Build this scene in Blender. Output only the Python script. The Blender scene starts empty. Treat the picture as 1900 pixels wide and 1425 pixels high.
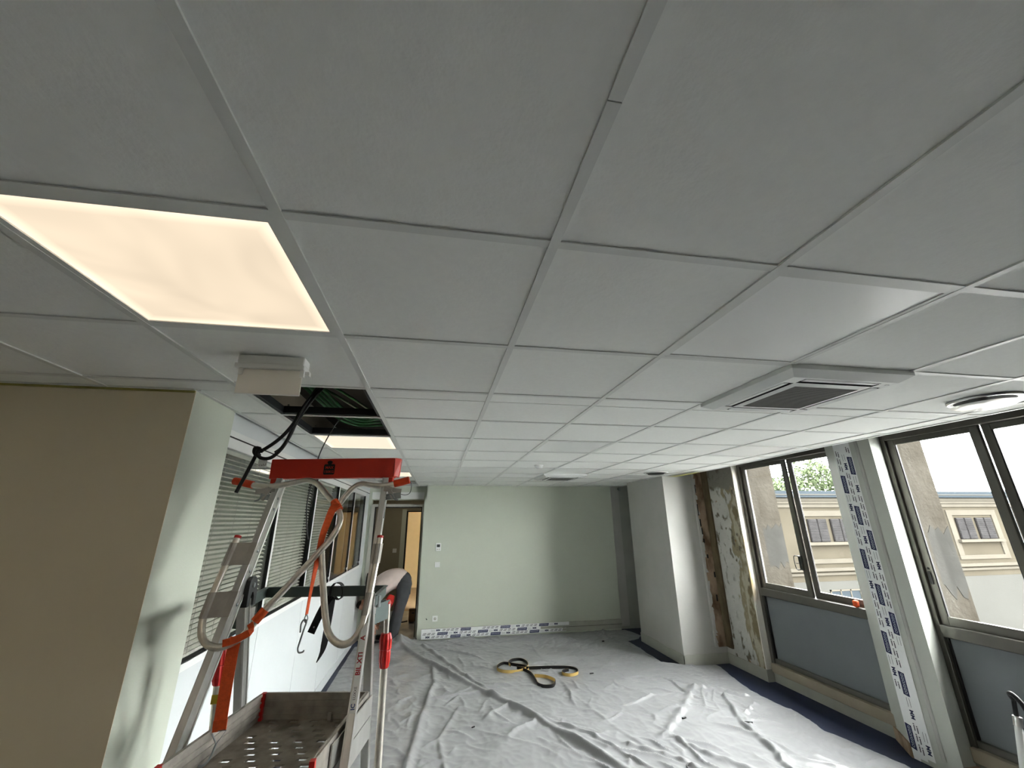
import bpy, bmesh, math, random
import numpy as np
from mathutils import Vector, Matrix, noise
random.seed(7)
S = bpy.context.scene
C = S.collection

# ------------------------------------------------------------------ camera, sky, exposure
CAM_Z = 1.83
cam_d = bpy.data.cameras.new('camera'); cam = bpy.data.objects.new('camera', cam_d); C.objects.link(cam)
cam_d.sensor_width = 36.0; cam_d.lens = 752.931 / 1900 * 36.0; cam_d.clip_start = 0.02; cam_d.clip_end = 600
def cam_axes(pitch, roll, yaw):
    r = Vector((1, 0, 0)); f = Vector((0, math.cos(pitch), math.sin(pitch))); u = Vector((0, -math.sin(pitch), math.cos(pitch)))
    r, u = math.cos(roll) * r + math.sin(roll) * u, -math.sin(roll) * r + math.cos(roll) * u
    Rz = Matrix.Rotation(yaw, 3, 'Z')
    return Rz @ r, Rz @ u, Rz @ f
_r, _u, _f = cam_axes(0.324693, -0.008184, -0.175949)
cam.matrix_world = Matrix(((_r.x, _u.x, -_f.x, 0), (_r.y, _u.y, -_f.y, 0), (_r.z, _u.z, -_f.z, CAM_Z), (0, 0, 0, 1)))
S.camera = cam

SKY = 62.0          # zenith radiance of the overcast sky
w = bpy.data.worlds.new('overcast_sky'); S.world = w; w.use_nodes = True
wn = w.node_tree; wn.nodes.clear()
_o = wn.nodes.new('ShaderNodeOutputWorld'); _b = wn.nodes.new('ShaderNodeBackground')
_tc = wn.nodes.new('ShaderNodeTexCoord'); _sx = wn.nodes.new('ShaderNodeSeparateXYZ')
_mr = wn.nodes.new('ShaderNodeMapRange'); _mr.inputs[1].default_value = 0; _mr.inputs[2].default_value = 1
_mr.inputs[3].default_value = SKY * .85; _mr.inputs[4].default_value = SKY
_b.inputs[0].default_value = (0.985, 0.985, 0.98, 1)
wn.links.new(_tc.outputs['Generated'], _sx.inputs[0]); wn.links.new(_sx.outputs[2], _mr.inputs[0])
wn.links.new(_mr.outputs[0], _b.inputs[1]); wn.links.new(_b.outputs[0], _o.inputs[0])

S.view_settings.view_transform = 'Standard'; S.view_settings.look = 'None'
S.view_settings.exposure = 0.0; S.view_settings.gamma = 1.0; S.view_settings.use_curve_mapping = False
S.cycles.max_bounces = 14; S.cycles.diffuse_bounces = 10; S.cycles.transparent_max_bounces = 16
S.cycles.sample_clamp_indirect = 0.0; S.cycles.caustics_reflective = False; S.cycles.caustics_refractive = False
LED = 1.05          # radiance of a lit ceiling panel
LEDCOL = (1.0, 0.83, 0.62)

# ------------------------------------------------------------------ materials
MATS = {}
def srgb(r, g, b):
    def f(c):
        c /= 255.0
        return c / 12.92 if c <= .04045 else ((c + .055) / 1.055) ** 2.4
    return (f(r), f(g), f(b), 1)
def mat(name, col, rough=.6, metal=0., var=.06, scale=8., bump=0., bscale=60., spec=.4, stretch=None, col2=None, detail=4., thr=None):
    if name in MATS: return MATS[name]
    m = bpy.data.materials.new(name); m.use_nodes = True; nt = m.node_tree; N = nt.nodes; L = nt.links
    p = N['Principled BSDF']; p.inputs['Roughness'].default_value = rough; p.inputs['Metallic'].default_value = metal
    p.inputs['Specular IOR Level'].default_value = spec
    tc = N.new('ShaderNodeTexCoord'); mp = N.new('ShaderNodeMapping'); L.new(tc.outputs['Object'], mp.inputs[0])
    if stretch: mp.inputs['Scale'].default_value = stretch
    nz = N.new('ShaderNodeTexNoise'); nz.inputs['Scale'].default_value = scale; nz.inputs['Detail'].default_value = detail
    L.new(mp.outputs[0], nz.inputs['Vector'])
    cr = N.new('ShaderNodeValToRGB')
    if col2 is None:
        a = tuple(max(0, c * (1 - var)) for c in col[:3]) + (1,); b = tuple(min(1, c * (1 + var)) for c in col[:3]) + (1,)
    else: a, b = col, col2
    cr.color_ramp.elements[0].color = a; cr.color_ramp.elements[1].color = b
    lo, hi = thr or (.3, .7)
    cr.color_ramp.elements[0].position = lo; cr.color_ramp.elements[1].position = hi
    L.new(nz.outputs[0], cr.inputs[0]); L.new(cr.outputs[0], p.inputs['Base Color'])
    if bump:
        n2 = N.new('ShaderNodeTexNoise'); n2.inputs['Scale'].default_value = bscale; n2.inputs['Detail'].default_value = 6
        L.new(mp.outputs[0], n2.inputs['Vector'])
        bp = N.new('ShaderNodeBump'); bp.inputs['Strength'].default_value = bump; bp.inputs['Distance'].default_value = .01
        L.new(n2.outputs[0], bp.inputs['Height']); L.new(bp.outputs[0], p.inputs['Normal'])
    MATS[name] = m
    return m
def emis(name, col, st, var=0.0, scale=3.):
    if name in MATS: return MATS[name]
    m = bpy.data.materials.new(name); m.use_nodes = True; nt = m.node_tree; nt.nodes.clear()
    o = nt.nodes.new('ShaderNodeOutputMaterial'); e = nt.nodes.new('ShaderNodeEmission'); e.inputs[0].default_value = (*col, 1)
    e.inputs[1].default_value = st
    if var:
        tc = nt.nodes.new('ShaderNodeTexCoord'); nz = nt.nodes.new('ShaderNodeTexNoise'); nz.inputs['Scale'].default_value = scale
        nz.inputs['Distortion'].default_value = 1.2
        mr = nt.nodes.new('ShaderNodeMapRange'); mr.inputs[1].default_value = .3; mr.inputs[2].default_value = .7
        mr.inputs[3].default_value = st * (1 - var); mr.inputs[4].default_value = st * (1 + var)
        nt.links.new(tc.outputs['Object'], nz.inputs['Vector']); nt.links.new(nz.outputs[0], mr.inputs[0])
        sp = nt.nodes.new('ShaderNodeSeparateXYZ'); nt.links.new(tc.outputs['Object'], sp.inputs[0]); ab = []
        for k in (0, 1):
            q = nt.nodes.new('ShaderNodeMath'); q.operation = 'ABSOLUTE'; nt.links.new(sp.outputs[k], q.inputs[0]); ab.append(q)
        mxn = nt.nodes.new('ShaderNodeMath'); mxn.operation = 'MAXIMUM'; nt.links.new(ab[0].outputs[0], mxn.inputs[0]); nt.links.new(ab[1].outputs[0], mxn.inputs[1])
        eg = nt.nodes.new('ShaderNodeMapRange'); eg.inputs[1].default_value = .235; eg.inputs[2].default_value = .272; eg.inputs[3].default_value = 1; eg.inputs[4].default_value = 1.4; nt.links.new(mxn.outputs[0], eg.inputs[0])
        ml = nt.nodes.new('ShaderNodeMath'); ml.operation = 'MULTIPLY'; nt.links.new(mr.outputs[0], ml.inputs[0]); nt.links.new(eg.outputs[0], ml.inputs[1]); nt.links.new(ml.outputs[0], e.inputs[1])
    nt.links.new(e.outputs[0], o.inputs[0]); MATS[name] = m
    return m
def glass(name, tint=(1, 1, 1), refl=1.0):
    if name in MATS: return MATS[name]
    m = bpy.data.materials.new(name); m.use_nodes = True; nt = m.node_tree; nt.nodes.clear()
    o = nt.nodes.new('ShaderNodeOutputMaterial'); t = nt.nodes.new('ShaderNodeBsdfTransparent'); t.inputs[0].default_value = (*tint, 1)
    g = nt.nodes.new('ShaderNodeBsdfGlossy'); g.inputs['Roughness'].default_value = .01
    fr = nt.nodes.new('ShaderNodeFresnel')
    ge = nt.nodes.new('ShaderNodeNewGeometry'); ior = nt.nodes.new('ShaderNodeMapRange'); ior.inputs[3].default_value = 1.45; ior.inputs[4].default_value = 1 / 1.45
    nt.links.new(ge.outputs['Backfacing'], ior.inputs[0]); nt.links.new(ior.outputs[0], fr.inputs[0])
    mu = nt.nodes.new('ShaderNodeMath'); mu.operation = 'MULTIPLY'; mu.inputs[1].default_value = refl
    nt.links.new(fr.outputs[0], mu.inputs[0])
    mx = nt.nodes.new('ShaderNodeMixShader'); nt.links.new(mu.outputs[0], mx.inputs[0]); nt.links.new(t.outputs[0], mx.inputs[1]); nt.links.new(g.outputs[0], mx.inputs[2])
    nt.links.new(mx.outputs[0], o.inputs[0]); MATS[name] = m
    return m
def translucent(name, col, tr=.4, rough=.4):
    if name in MATS: return MATS[name]
    m = mat(name, col, rough, var=.03); nt = m.node_tree; p = nt.nodes['Principled BSDF']
    out = [n for n in nt.nodes if n.type == 'OUTPUT_MATERIAL'][0]
    t = nt.nodes.new('ShaderNodeBsdfTranslucent'); t.inputs[0].default_value = col
    mx = nt.nodes.new('ShaderNodeMixShader'); mx.inputs[0].default_value = tr
    nt.links.new(p.outputs[0], mx.inputs[1]); nt.links.new(t.outputs[0], mx.inputs[2]); nt.links.new(mx.outputs[0], out.inputs[0])
    return m

M_TILE = mat('mineral_tile', srgb(238, 240, 236), .9, var=.015, scale=40, bump=.12, bscale=90, spec=.2)
M_TEE = mat('painted_tee', srgb(218, 220, 216), .45, var=.015, spec=.4)
M_GREEN = mat('pale_green_paint', srgb(196, 202, 188), .75, var=.015, scale=3, bump=.05, bscale=120, spec=.25)
M_TAUPE = mat('taupe_paint', srgb(222, 211, 186), .7, var=.02, scale=3, bump=.05, bscale=120, spec=.25)
M_WHITEWALL = mat('white_plaster', srgb(182, 182, 177), .8, var=.04, scale=3, bump=.1, bscale=40, spec=.2)
M_GREYWALL = mat('grey_plaster', srgb(165, 165, 158), .85, var=.06, scale=3, bump=.15, bscale=30)
M_FLOOR = mat('blue_lino', srgb(30, 38, 62), .55, var=.12, scale=25, bump=.05, bscale=60, spec=.35)
M_WHITEPANEL = mat('white_laminate', srgb(206, 211, 212), .35, var=.01, spec=.4)
M_ALU = mat('aluminium', srgb(196, 195, 190), .34, .85, var=.10, scale=14, bump=.06, bscale=50, stretch=(1, 1, .25))
M_ALUD = mat('aluminium_worn', srgb(168, 163, 154), .45, .7, var=.22, scale=18, bump=.12, bscale=40)
M_DECK = mat('deck_metal_dirty', srgb(150, 142, 130), .65, .3, var=.35, scale=14, bump=.15, bscale=60)
M_ALUTUBE = mat('aluminium_tube', srgb(220, 214, 203), .3, .85, var=.12, scale=30, bump=.08, bscale=90)
M_CLAMP = mat('grey_steel_bracket', srgb(172, 168, 161), .45, .3, var=.1, scale=20)
M_GALV = mat('galvanised_steel', srgb(150, 156, 156), .42, .9, var=.12, scale=25)
M_RAIL = mat('dark_green_grey_steel', srgb(86, 97, 94), .45, .5, var=.06, scale=12)
M_REDP = mat('red_powder_coat', srgb(206, 46, 20), .4, var=.05, scale=20, spec=.4)
M_RED = mat('red_plastic', srgb(196, 34, 28), .42, var=.05)
M_ORANGE = mat('orange_grip', srgb(222, 70, 24), .5, var=.08, scale=30)
M_STRAP = mat('orange_webbing', srgb(226, 92, 44), .8, var=.12, scale=70, bump=.2, bscale=300)
M_BLACK = mat('black_rubber', srgb(18, 18, 19), .5, var=.2, spec=.35)
M_BLACKWEB = mat('black_webbing', srgb(12, 12, 14), .8, var=.3, scale=80)
M_DARK = mat('dark_plastic', srgb(48, 50, 50), .5, var=.1)
M_GASKET = mat('black_gasket', srgb(10, 10, 10), .6)
M_FRAME = mat('anodised_frame', srgb(100, 98, 92), .4, .6, var=.05, scale=10, stretch=(1, 1, .2))
M_GREYPANEL = mat('grey_infill_panel', srgb(112, 118, 121), .5, var=.03, scale=4)
M_BEIGE = mat('beige_sill', srgb(152, 142, 124), .55, var=.06, scale=6)
M_SKIRT = mat('skirting_grey', srgb(170, 170, 160), .6, var=.05, scale=8)
M_GLASS = glass('window_glass', (.97, .98, .975), .4)
M_PGLASS = glass('partition_glass', (.96, .97, .965), .75)
M_SLAT = mat('blind_slat', srgb(196, 194, 182), .5, var=.02)
M_PLASTIC = mat('white_plastic', srgb(226, 228, 226), .4, var=.01, spec=.4)
M_ACW = mat('ac_white_plastic', srgb(214, 217, 214), .35, var=.01, spec=.45)
M_GRILLE = mat('grey_grille', srgb(92, 92, 88), .6, var=.05)
M_CHROME = mat('polished_metal', srgb(225, 225, 222), .28, 1., var=.02)
M_LED = emis('lit_diffuser', LEDCOL, LED * .93, .13, 2.2)
M_LEDB = emis('lit_diffuser_even', (1.0, .87, .68), LED * 1.0, .02, 2.5)
M_REARFILL = emis('rear_fill_diffuser', (1.0, .9, .76), LED * 5.5, .06, 2.5)  # unseen rear panels, much brighter than the others, added as fill
M_LEDF = emis('lit_office_panel', (1.0, .90, .76), 1.6)
M_OFFLED = mat('unlit_glossy_diffuser', srgb(238, 240, 238), .3, var=.015, scale=3, spec=.6)
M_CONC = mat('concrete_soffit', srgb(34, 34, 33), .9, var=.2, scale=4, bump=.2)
M_STUD = mat('dark_steel_channel', srgb(52, 54, 56), .5, .6, var=.1)
M_GREENC = mat('green_cable', srgb(38, 92, 46), .5, var=.1, scale=20)
M_WHITEC = mat('white_cable', srgb(190, 190, 185), .5)
M_YELLOW = mat('yellow_plastic', srgb(178, 160, 30), .5)
M_YTAPE = mat('yellow_masking_tape', srgb(158, 152, 84), .7, var=.1, scale=20)
M_FILM = mat('white_film', srgb(236, 238, 238), .3, var=.02, scale=12, bump=.15, bscale=25, spec=.5)
M_NAVY = mat('navy_print', srgb(26, 32, 78), .4)
M_INK = mat('dark_ink_print', srgb(40, 42, 52), .5)
M_WHITEINK = mat('pale_print', srgb(190, 195, 205), .5)
M_REDINK = mat('red_print', srgb(172, 34, 44), .5)
M_BLUEINK = mat('blue_print', srgb(44, 70, 130), .5)
M_CARD = mat('brown_cardboard', srgb(112, 84, 56), .85, var=.08)
M_SKIN = mat('skin', srgb(196, 150, 126), .6, var=.04)
M_SHIRT = mat('pale_pink_shirt', srgb(206, 190, 182), .9, var=.04, scale=14, bump=.25, bscale=14)
M_TROUSER = mat('charcoal_trousers', srgb(66, 68, 70), .9, var=.1, scale=12, bump=.2, bscale=18)
M_HAIR = mat('dark_hair', srgb(34, 28, 24), .8, var=.2, scale=40)
M_REDCLOTH = mat('red_cloth', srgb(168, 30, 22), .85, var=.1)
M_WOODDOOR = mat('beige_door', srgb(206, 192, 158), .5, var=.03, scale=5, stretch=(6, 6, .5))
M_CORR = mat('corridor_taupe', srgb(150, 146, 128), .8, var=.02)
M_CORRW = mat('corridor_warm_wall', srgb(214, 190, 150), .8, var=.02)
M_BROWNFL = mat('brown_floor', srgb(150, 128, 100), .6, var=.1, scale=8)
M_FOAMY = mat('yellow_foam_backing', srgb(186, 158, 92), .8, var=.08)
# outside, matt; facade, fin and tree colours darkened to offset the bright sky
M_FACADE = mat('ochre_render', (0.0250, 0.0222, 0.0168, 1), .9, var=.10, scale=.9, bump=.1, bscale=6, detail=8, spec=0.0)
M_FACADE2 = mat('cream_moulding', (0.0360, 0.0330, 0.0270, 1), .9, var=.08, scale=1.2, spec=0.0)
M_GREYREND = mat('grey_patched_render', (0.0262, 0.0262, 0.0240, 1), .9, var=.05, scale=.6, spec=0.0)
M_ZINC = mat('zinc_gutter', (0.0144, 0.0176, 0.0203, 1), .6, var=.06, spec=0.0)
M_SHUT = mat('weathered_shutter', (0.0085, 0.0080, 0.0080, 1), .8, var=.35, scale=6, stretch=(.6, 1, 8), spec=0.0)
M_FIN = mat('stucco_fin', (0.036, 0.033, 0.0275, 1), .95, col2=(0.022, 0.0195, 0.0155, 1), scale=2.2, bump=.8, bscale=22, detail=12, thr=(.40, .66), spec=0.0)
M_LEAF = mat('leaf_green', (0.030, 0.038, 0.021, 1), .8, var=.4, scale=3, spec=0.0)
M_BARK = mat('bark', (0.0085, 0.0064, 0.0043, 1), .9, spec=0.0)
M_GROUND = mat('pale_courtyard_gravel', (.13, .128, .124, 1), .95, var=.06, scale=2, spec=0.0)
M_HILL = mat('hazy_hill', (0.0210, 0.0252, 0.0277, 1), 1., var=.1, scale=.02, spec=0.0)

def damaged(name):
    m = bpy.data.materials.new(name); m.use_nodes = True; nt = m.node_tree; N = nt.nodes; L = nt.links
    p = N['Principled BSDF']; p.inputs['Roughness'].default_value = .9; p.inputs['Specular IOR Level'].default_value = .15
    tc = N.new('ShaderNodeTexCoord'); sep = N.new('ShaderNodeSeparateXYZ'); L.new(tc.outputs['Object'], sep.inputs[0])
    def nz(s, d=6, st=None):
        n = N.new('ShaderNodeTexNoise'); n.inputs['Scale'].default_value = s; n.inputs['Detail'].default_value = d
        if st:
            mp = N.new('ShaderNodeMapping'); mp.inputs['Scale'].default_value = st; L.new(tc.outputs['Object'], mp.inputs[0]); L.new(mp.outputs[0], n.inputs['Vector'])
        else: L.new(tc.outputs['Object'], n.inputs['Vector'])
        return n.outputs[0]
    def math_(op, a, b):
        n = N.new('ShaderNodeMath'); n.operation = op
        for i, v in enumerate((a, b)):
            if isinstance(v, (int, float)): n.inputs[i].default_value = v
            else: L.new(v, n.inputs[i])
        return n.outputs[0]
    def rng(v, a, b):
        n = N.new('ShaderNodeMapRange'); L.new(v, n.inputs[0]); n.inputs[1].default_value = a; n.inputs[2].default_value = b; return n.outputs[0]
    def mix(f, a, b):
        n = N.new('ShaderNodeMixRGB'); L.new(f, n.inputs[0])
        for i, v in ((1, a), (2, b)):
            if isinstance(v, tuple): n.inputs[i].default_value = v
            else: L.new(v, n.inputs[i])
        return n.outputs[0]
    base = mix(rng(nz(3), .3, .7), srgb(196, 196, 190), srgb(178, 178, 172))
    # stripped edge by the window: more damage where y is small (local y = 0 at the window edge)
    edge = math_('ADD', sep.outputs[1], math_('MULTIPLY', math_('SUBTRACT', nz(6, 9, (1, 1, .45)), .5), .75))
    c = mix(rng(edge, .21, .18), base, srgb(142, 135, 110))
    c = mix(rng(edge, .13, .09), c, srgb(176, 170, 150))
    c = mix(rng(edge, .02, -.02), c, srgb(122, 112, 86))
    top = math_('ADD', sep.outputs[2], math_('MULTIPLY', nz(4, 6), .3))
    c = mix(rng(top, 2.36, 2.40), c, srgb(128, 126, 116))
    spots = math_('MULTIPLY', rng(nz(13, 5, (1, 1, .6)), .56, .63), rng(nz(2.2), .40, .52))
    c = mix(spots, c, srgb(104, 98, 84))
    rust = rng(nz(6, 7), .66, .72)
    c = mix(rust, c, srgb(132, 96, 62))
    L.new(c, p.inputs['Base Color'])
    bp = N.new('ShaderNodeBump'); bp.inputs['Strength'].default_value = .5; bp.inputs['Distance'].default_value = .02
    L.new(nz(12, 8), bp.inputs['Height']); L.new(bp.outputs[0], p.inputs['Normal'])
    return m
M_DAMAGE = damaged('stripped_plaster')
M_BRICK = mat('bare_brown_masonry', srgb(166, 144, 122), .95, col2=srgb(106, 84, 64), scale=7, bump=.8, bscale=20, detail=8, stretch=(1, 1, .5), thr=(.40, .62))
M_BRICKD = mat('dark_stripped_corner', srgb(112, 100, 76), .95, col2=srgb(72, 60, 44), scale=8, bump=.8, bscale=24, detail=8, stretch=(1, 1, .4))
M_PEEL = mat('peeling_white_reveal', srgb(222, 220, 210), .85, col2=srgb(168, 148, 108), scale=5, bump=.6, bscale=18, detail=8, thr=(.52, .66), stretch=(1, 1, .4))

def sheet_mat(name, col):
    m = bpy.data.materials.new(name); m.use_nodes = True; nt = m.node_tree; N = nt.nodes; L = nt.links
    p = N['Principled BSDF']; p.inputs['Roughness'].default_value = .32; p.inputs['Specular IOR Level'].default_value = .35
    tc = N.new('ShaderNodeTexCoord')
    n1 = N.new('ShaderNodeTexNoise'); n1.inputs['Scale'].default_value = 1.3; n1.inputs['Detail'].default_value = 5; L.new(tc.outputs['Object'], n1.inputs['Vector'])
    cr = N.new('ShaderNodeValToRGB'); cr.color_ramp.elements[0].position = .3; cr.color_ramp.elements[1].position = .7
    cr.color_ramp.elements[0].color = tuple(c * .92 for c in col[:3]) + (1,); cr.color_ramp.elements[1].color = col
    L.new(n1.outputs[0], cr.inputs[0])
    # plaster crumbs and dirt specks
    v = N.new('ShaderNodeTexVoronoi'); v.inputs['Scale'].default_value = 9; L.new(tc.outputs['Object'], v.inputs['Vector'])
    lt = N.new('ShaderNodeMath'); lt.operation = 'LESS_THAN'; lt.inputs[1].default_value = .045; L.new(v.outputs['Distance'], lt.inputs[0])
    mx = N.new('ShaderNodeMixRGB'); L.new(lt.outputs[0], mx.inputs[0]); L.new(cr.outputs[0], mx.inputs[1]); mx.inputs[2].default_value = srgb(150, 145, 132)
    L.new(mx.outputs[0], p.inputs['Base Color'])
    wz = N.new('ShaderNodeTexNoise'); wz.inputs['Scale'].default_value = 3; L.new(tc.outputs['Object'], wz.inputs['Vector'])
    ad = N.new('ShaderNodeMixRGB'); ad.inputs[0].default_value = .25; L.new(tc.outputs['Object'], ad.inputs[1]); L.new(wz.outputs['Color'], ad.inputs[2])
    hs = []
    for sc_, wt in ((3.2, 1.0), (9.0, .35)):
        vo = N.new('ShaderNodeTexVoronoi'); vo.feature = 'F1'; vo.inputs['Scale'].default_value = sc_; L.new(ad.outputs[0], vo.inputs['Vector'])
        mu = N.new('ShaderNodeMath'); mu.operation = 'MULTIPLY'; mu.inputs[1].default_value = wt; L.new(vo.outputs['Distance'], mu.inputs[0]); hs.append(mu.outputs[0])
    su = N.new('ShaderNodeMath'); su.operation = 'ADD'; L.new(hs[0], su.inputs[0]); L.new(hs[1], su.inputs[1])
    bp = N.new('ShaderNodeBump'); bp.inputs['Strength'].default_value = .5; bp.inputs['Distance'].default_value = .02
    L.new(su.outputs[0], bp.inputs['Height']); L.new(bp.outputs[0], p.inputs['Normal'])
    return m
M_SHEET = sheet_mat('milky_plastic_sheet', srgb(150, 151, 152))

# ------------------------------------------------------------------ mesh helpers
ORG = {}
class MB:
    def __init__(self): self.v = []; self.f = []; self.mi = []; self.m = 0
    def quad(self, *p):
        n = len(self.v); self.v += [tuple(q) for q in p]; self.f.append(tuple(range(n, n + len(p)))); self.mi.append(self.m); return self
    def hexa(self, b, t):
        """b: 4 bottom points counter-clockwise seen from above, t: the 4 above them"""
        n = len(self.v); self.v += [tuple(q) for q in b] + [tuple(q) for q in t]
        for f in ((3, 2, 1, 0), (4, 5, 6, 7), (0, 1, 5, 4), (1, 2, 6, 5), (2, 3, 7, 6), (3, 0, 4, 7)):
            self.f.append(tuple(n + i for i in f)); self.mi.append(self.m)
        return self
    def box(self, x0, x1, y0, y1, z0, z1):
        if x0 > x1: x0, x1 = x1, x0
        if y0 > y1: y0, y1 = y1, y0
        if z0 > z1: z0, z1 = z1, z0
        return self.hexa([(x0, y0, z0), (x1, y0, z0), (x1, y1, z0), (x0, y1, z0)], [(x0, y0, z1), (x1, y0, z1), (x1, y1, z1), (x0, y1, z1)])
    def beam(self, a, b, wdir, wd, dp, shift=(0, 0)):
        """rectangular bar from a to b; wdir = direction of its width wd, dp the other size"""
        a = Vector(a); b = Vector(b); d = (b - a).normalized(); wv = Vector(wdir); wv = (wv - d * wv.dot(d)).normalized(); h = d.cross(wv)
        o = wv * shift[0] + h * shift[1]
        q = [(-1, -1), (1, -1), (1, 1), (-1, 1)]
        B = [a + o + wv * (i * wd / 2) + h * (j * dp / 2) for i, j in q]; T = [b + o + wv * (i * wd / 2) + h * (j * dp / 2) for i, j in q]
        return self.hexa(B, T)
    def tube(self, pts, r, n=10, cap=True, rads=None):
        P = [Vector(p) for p in pts]; base = len(self.v); prev = None
        for i, p in enumerate(P):
            t = (P[min(i + 1, len(P) - 1)] - P[max(i - 1, 0)]).normalized()
            if prev is None:
                x = Vector((0, 0, 1)) if abs(t.z) < .9 else Vector((1, 0, 0)); x = (x - t * x.dot(t)).normalized()
            else: x = (prev - t * prev.dot(t)).normalized()
            prev = x; y = t.cross(x); rr = rads[i] if rads else r
            for k in range(n):
                a = 2 * math.pi * k / n; self.v.append(tuple(p + (x * math.cos(a) + y * math.sin(a)) * rr))
        for i in range(len(P) - 1):
            for k in range(n):
                a = base + i * n + k; b = base + i * n + (k + 1) % n
                self.f.append((a, b, b + n, a + n)); self.mi.append(self.m)
        if cap:
            self.f.append(tuple(base + k for k in reversed(range(n)))); self.mi.append(self.m)
            self.f.append(tuple(base + (len(P) - 1) * n + k for k in range(n))); self.mi.append(self.m)
        return self
    def lathe(self, c, prof, n=24, axis='z'):
        base = len(self.v); c = Vector(c)
        for r, h in prof:
            for k in range(n):
                a = 2 * math.pi * k / n; u = r * math.cos(a); v = r * math.sin(a)
                q = {'z': (u, v, h), 'y': (u, h, v), 'x': (h, u, v)}[axis]; self.v.append(tuple(c + Vector(q)))
        for i in range(len(prof) - 1):
            for k in range(n):
                a = base + i * n + k; b = base + i * n + (k + 1) % n
                self.f.append((a, b, b + n, a + n)); self.mi.append(self.m)
        self.f.append(tuple(base + k for k in reversed(range(n)))); self.mi.append(self.m)
        self.f.append(tuple(base + (len(prof) - 1) * n + k for k in range(n))); self.mi.append(self.m)
        return self
    def ribbon(self, pts, wdirs, width, th=.002):
        P = [Vector(p) for p in pts]
        if not isinstance(wdirs, list): wdirs = [wdirs] * len(P)
        base = len(self.v)
        for i, p in enumerate(P):
            t = (P[min(i + 1, len(P) - 1)] - P[max(i - 1, 0)]).normalized(); wv = Vector(wdirs[i]); wv = (wv - t * wv.dot(t)).normalized(); h = t.cross(wv)
            ww = width[i] if isinstance(width, list) else width
            for a, b in ((-1, -1), (1, -1), (1, 1), (-1, 1)): self.v.append(tuple(p + wv * (a * ww / 2) + h * (b * th / 2)))
        for i in range(len(P) - 1):
            for k in range(4):
                a = base + i * 4 + k; b = base + i * 4 + (k + 1) % 4
                self.f.append((a, b, b + 4, a + 4)); self.mi.append(self.m)
        self.f.append((base + 3, base + 2, base + 1, base)); self.mi.append(self.m)
        e = base + (len(P) - 1) * 4; self.f.append((e, e + 1, e + 2, e + 3)); self.mi.append(self.m)
        return self
    def prism(self, poly, z0, z1):
        n = len(self.v); k = len(poly)
        self.v += [(x, y, z0) for x, y in poly] + [(x, y, z1) for x, y in poly]
        self.f.append(tuple(n + i for i in reversed(range(k)))); self.f.append(tuple(n + k + i for i in range(k))); self.mi += [self.m] * 2
        for i in range(k):
            j = (i + 1) % k; self.f.append((n + i, n + j, n + k + j, n + k + i)); self.mi.append(self.m)
        return self
    def add_mesh(self, vs, fs, fn):
        n = len(self.v); self.v += [tuple(fn(Vector(v))) for v in vs]
        for f in fs: self.f.append(tuple(n + i for i in f)); self.mi.append(self.m)
        return self

def smooth_path(pts, k=4):
    P = [Vector(p) for p in pts]; out = []
    for i in range(len(P) - 1):
        p0 = P[max(i - 1, 0)]; p1 = P[i]; p2 = P[i + 1]; p3 = P[min(i + 2, len(P) - 1)]
        for j in range(k):
            t = j / k
            out.append(.5 * ((2 * p1) + (p2 - p0) * t + (2 * p0 - 5 * p1 + 4 * p2 - p3) * t * t + (3 * p1 - p0 - 3 * p2 + p3) * t ** 3))
    out.append(P[-1]); return out

def tag(o, label=None, cat=None, group=None, kind=None):
    if label: o['label'] = label
    if cat: o['category'] = cat
    if group: o['group'] = group
    if kind: o['kind'] = kind
    return o
def thing(name, loc, label=None, cat=None, group=None, kind=None):
    o = bpy.data.objects.new(name, None); C.objects.link(o); o.location = loc; o.empty_display_size = .1; ORG[o] = Vector(loc)
    return tag(o, label, cat, group, kind)
def obj(name, mb, mats, parent=None, smooth=False, bevel=0., origin=None):
    if not isinstance(mats, (list, tuple)): mats = [mats]
    if parent is not None: org = ORG[parent]
    elif origin is not None: org = Vector(origin)
    else:
        xs = [v[0] for v in mb.v]; ys = [v[1] for v in mb.v]; zs = [v[2] for v in mb.v]
        org = Vector(((min(xs) + max(xs)) / 2, (min(ys) + max(ys)) / 2, min(zs)))
    me = bpy.data.meshes.new(name); me.from_pydata([tuple(Vector(v) - org) for v in mb.v], [], mb.f)
    for m in mats: me.materials.append(m)
    if len(mats) > 1: me.polygons.foreach_set('material_index', mb.mi)
    if smooth:
        me.polygons.foreach_set('use_smooth', [True] * len(me.polygons))
        try: me.set_sharp_from_angle(angle=math.radians(40))
        except Exception: pass
    me.update()
    o = bpy.data.objects.new(name, me); C.objects.link(o); ORG[o] = org
    if parent is not None: o.parent = parent
    else: o.location = org
    if bevel:
        b = o.modifiers.new('edge', 'BEVEL'); b.width = bevel; b.segments = 2; b.limit_method = 'ANGLE'; b.angle_limit = math.radians(40)
    return o
def struct(name, mb, mats, **k):
    o = obj(name, mb, mats, **k); o['kind'] = 'structure'; return o
_TXT = {}
def text_mesh(s, size=1.0, bold=0.0):
    k = (s, bold)
    if k not in _TXT:
        cu = bpy.data.curves.new('t', 'FONT'); cu.body = s; cu.size = 1.0; cu.align_x = 'CENTER'; cu.align_y = 'CENTER'; cu.offset = bold; cu.resolution_u = 2
        o = bpy.data.objects.new('t', cu); C.objects.link(o); dg = bpy.context.evaluated_depsgraph_get()
        me = bpy.data.meshes.new_from_object(o.evaluated_get(dg)); _TXT[k] = ([v.co.copy() for v in me.vertices], [tuple(p.vertices) for p in me.polygons])
        bpy.data.objects.remove(o); bpy.data.curves.remove(cu); bpy.data.meshes.remove(me)
    vs, fs = _TXT[k]
    return [v * size for v in vs], fs

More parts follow.
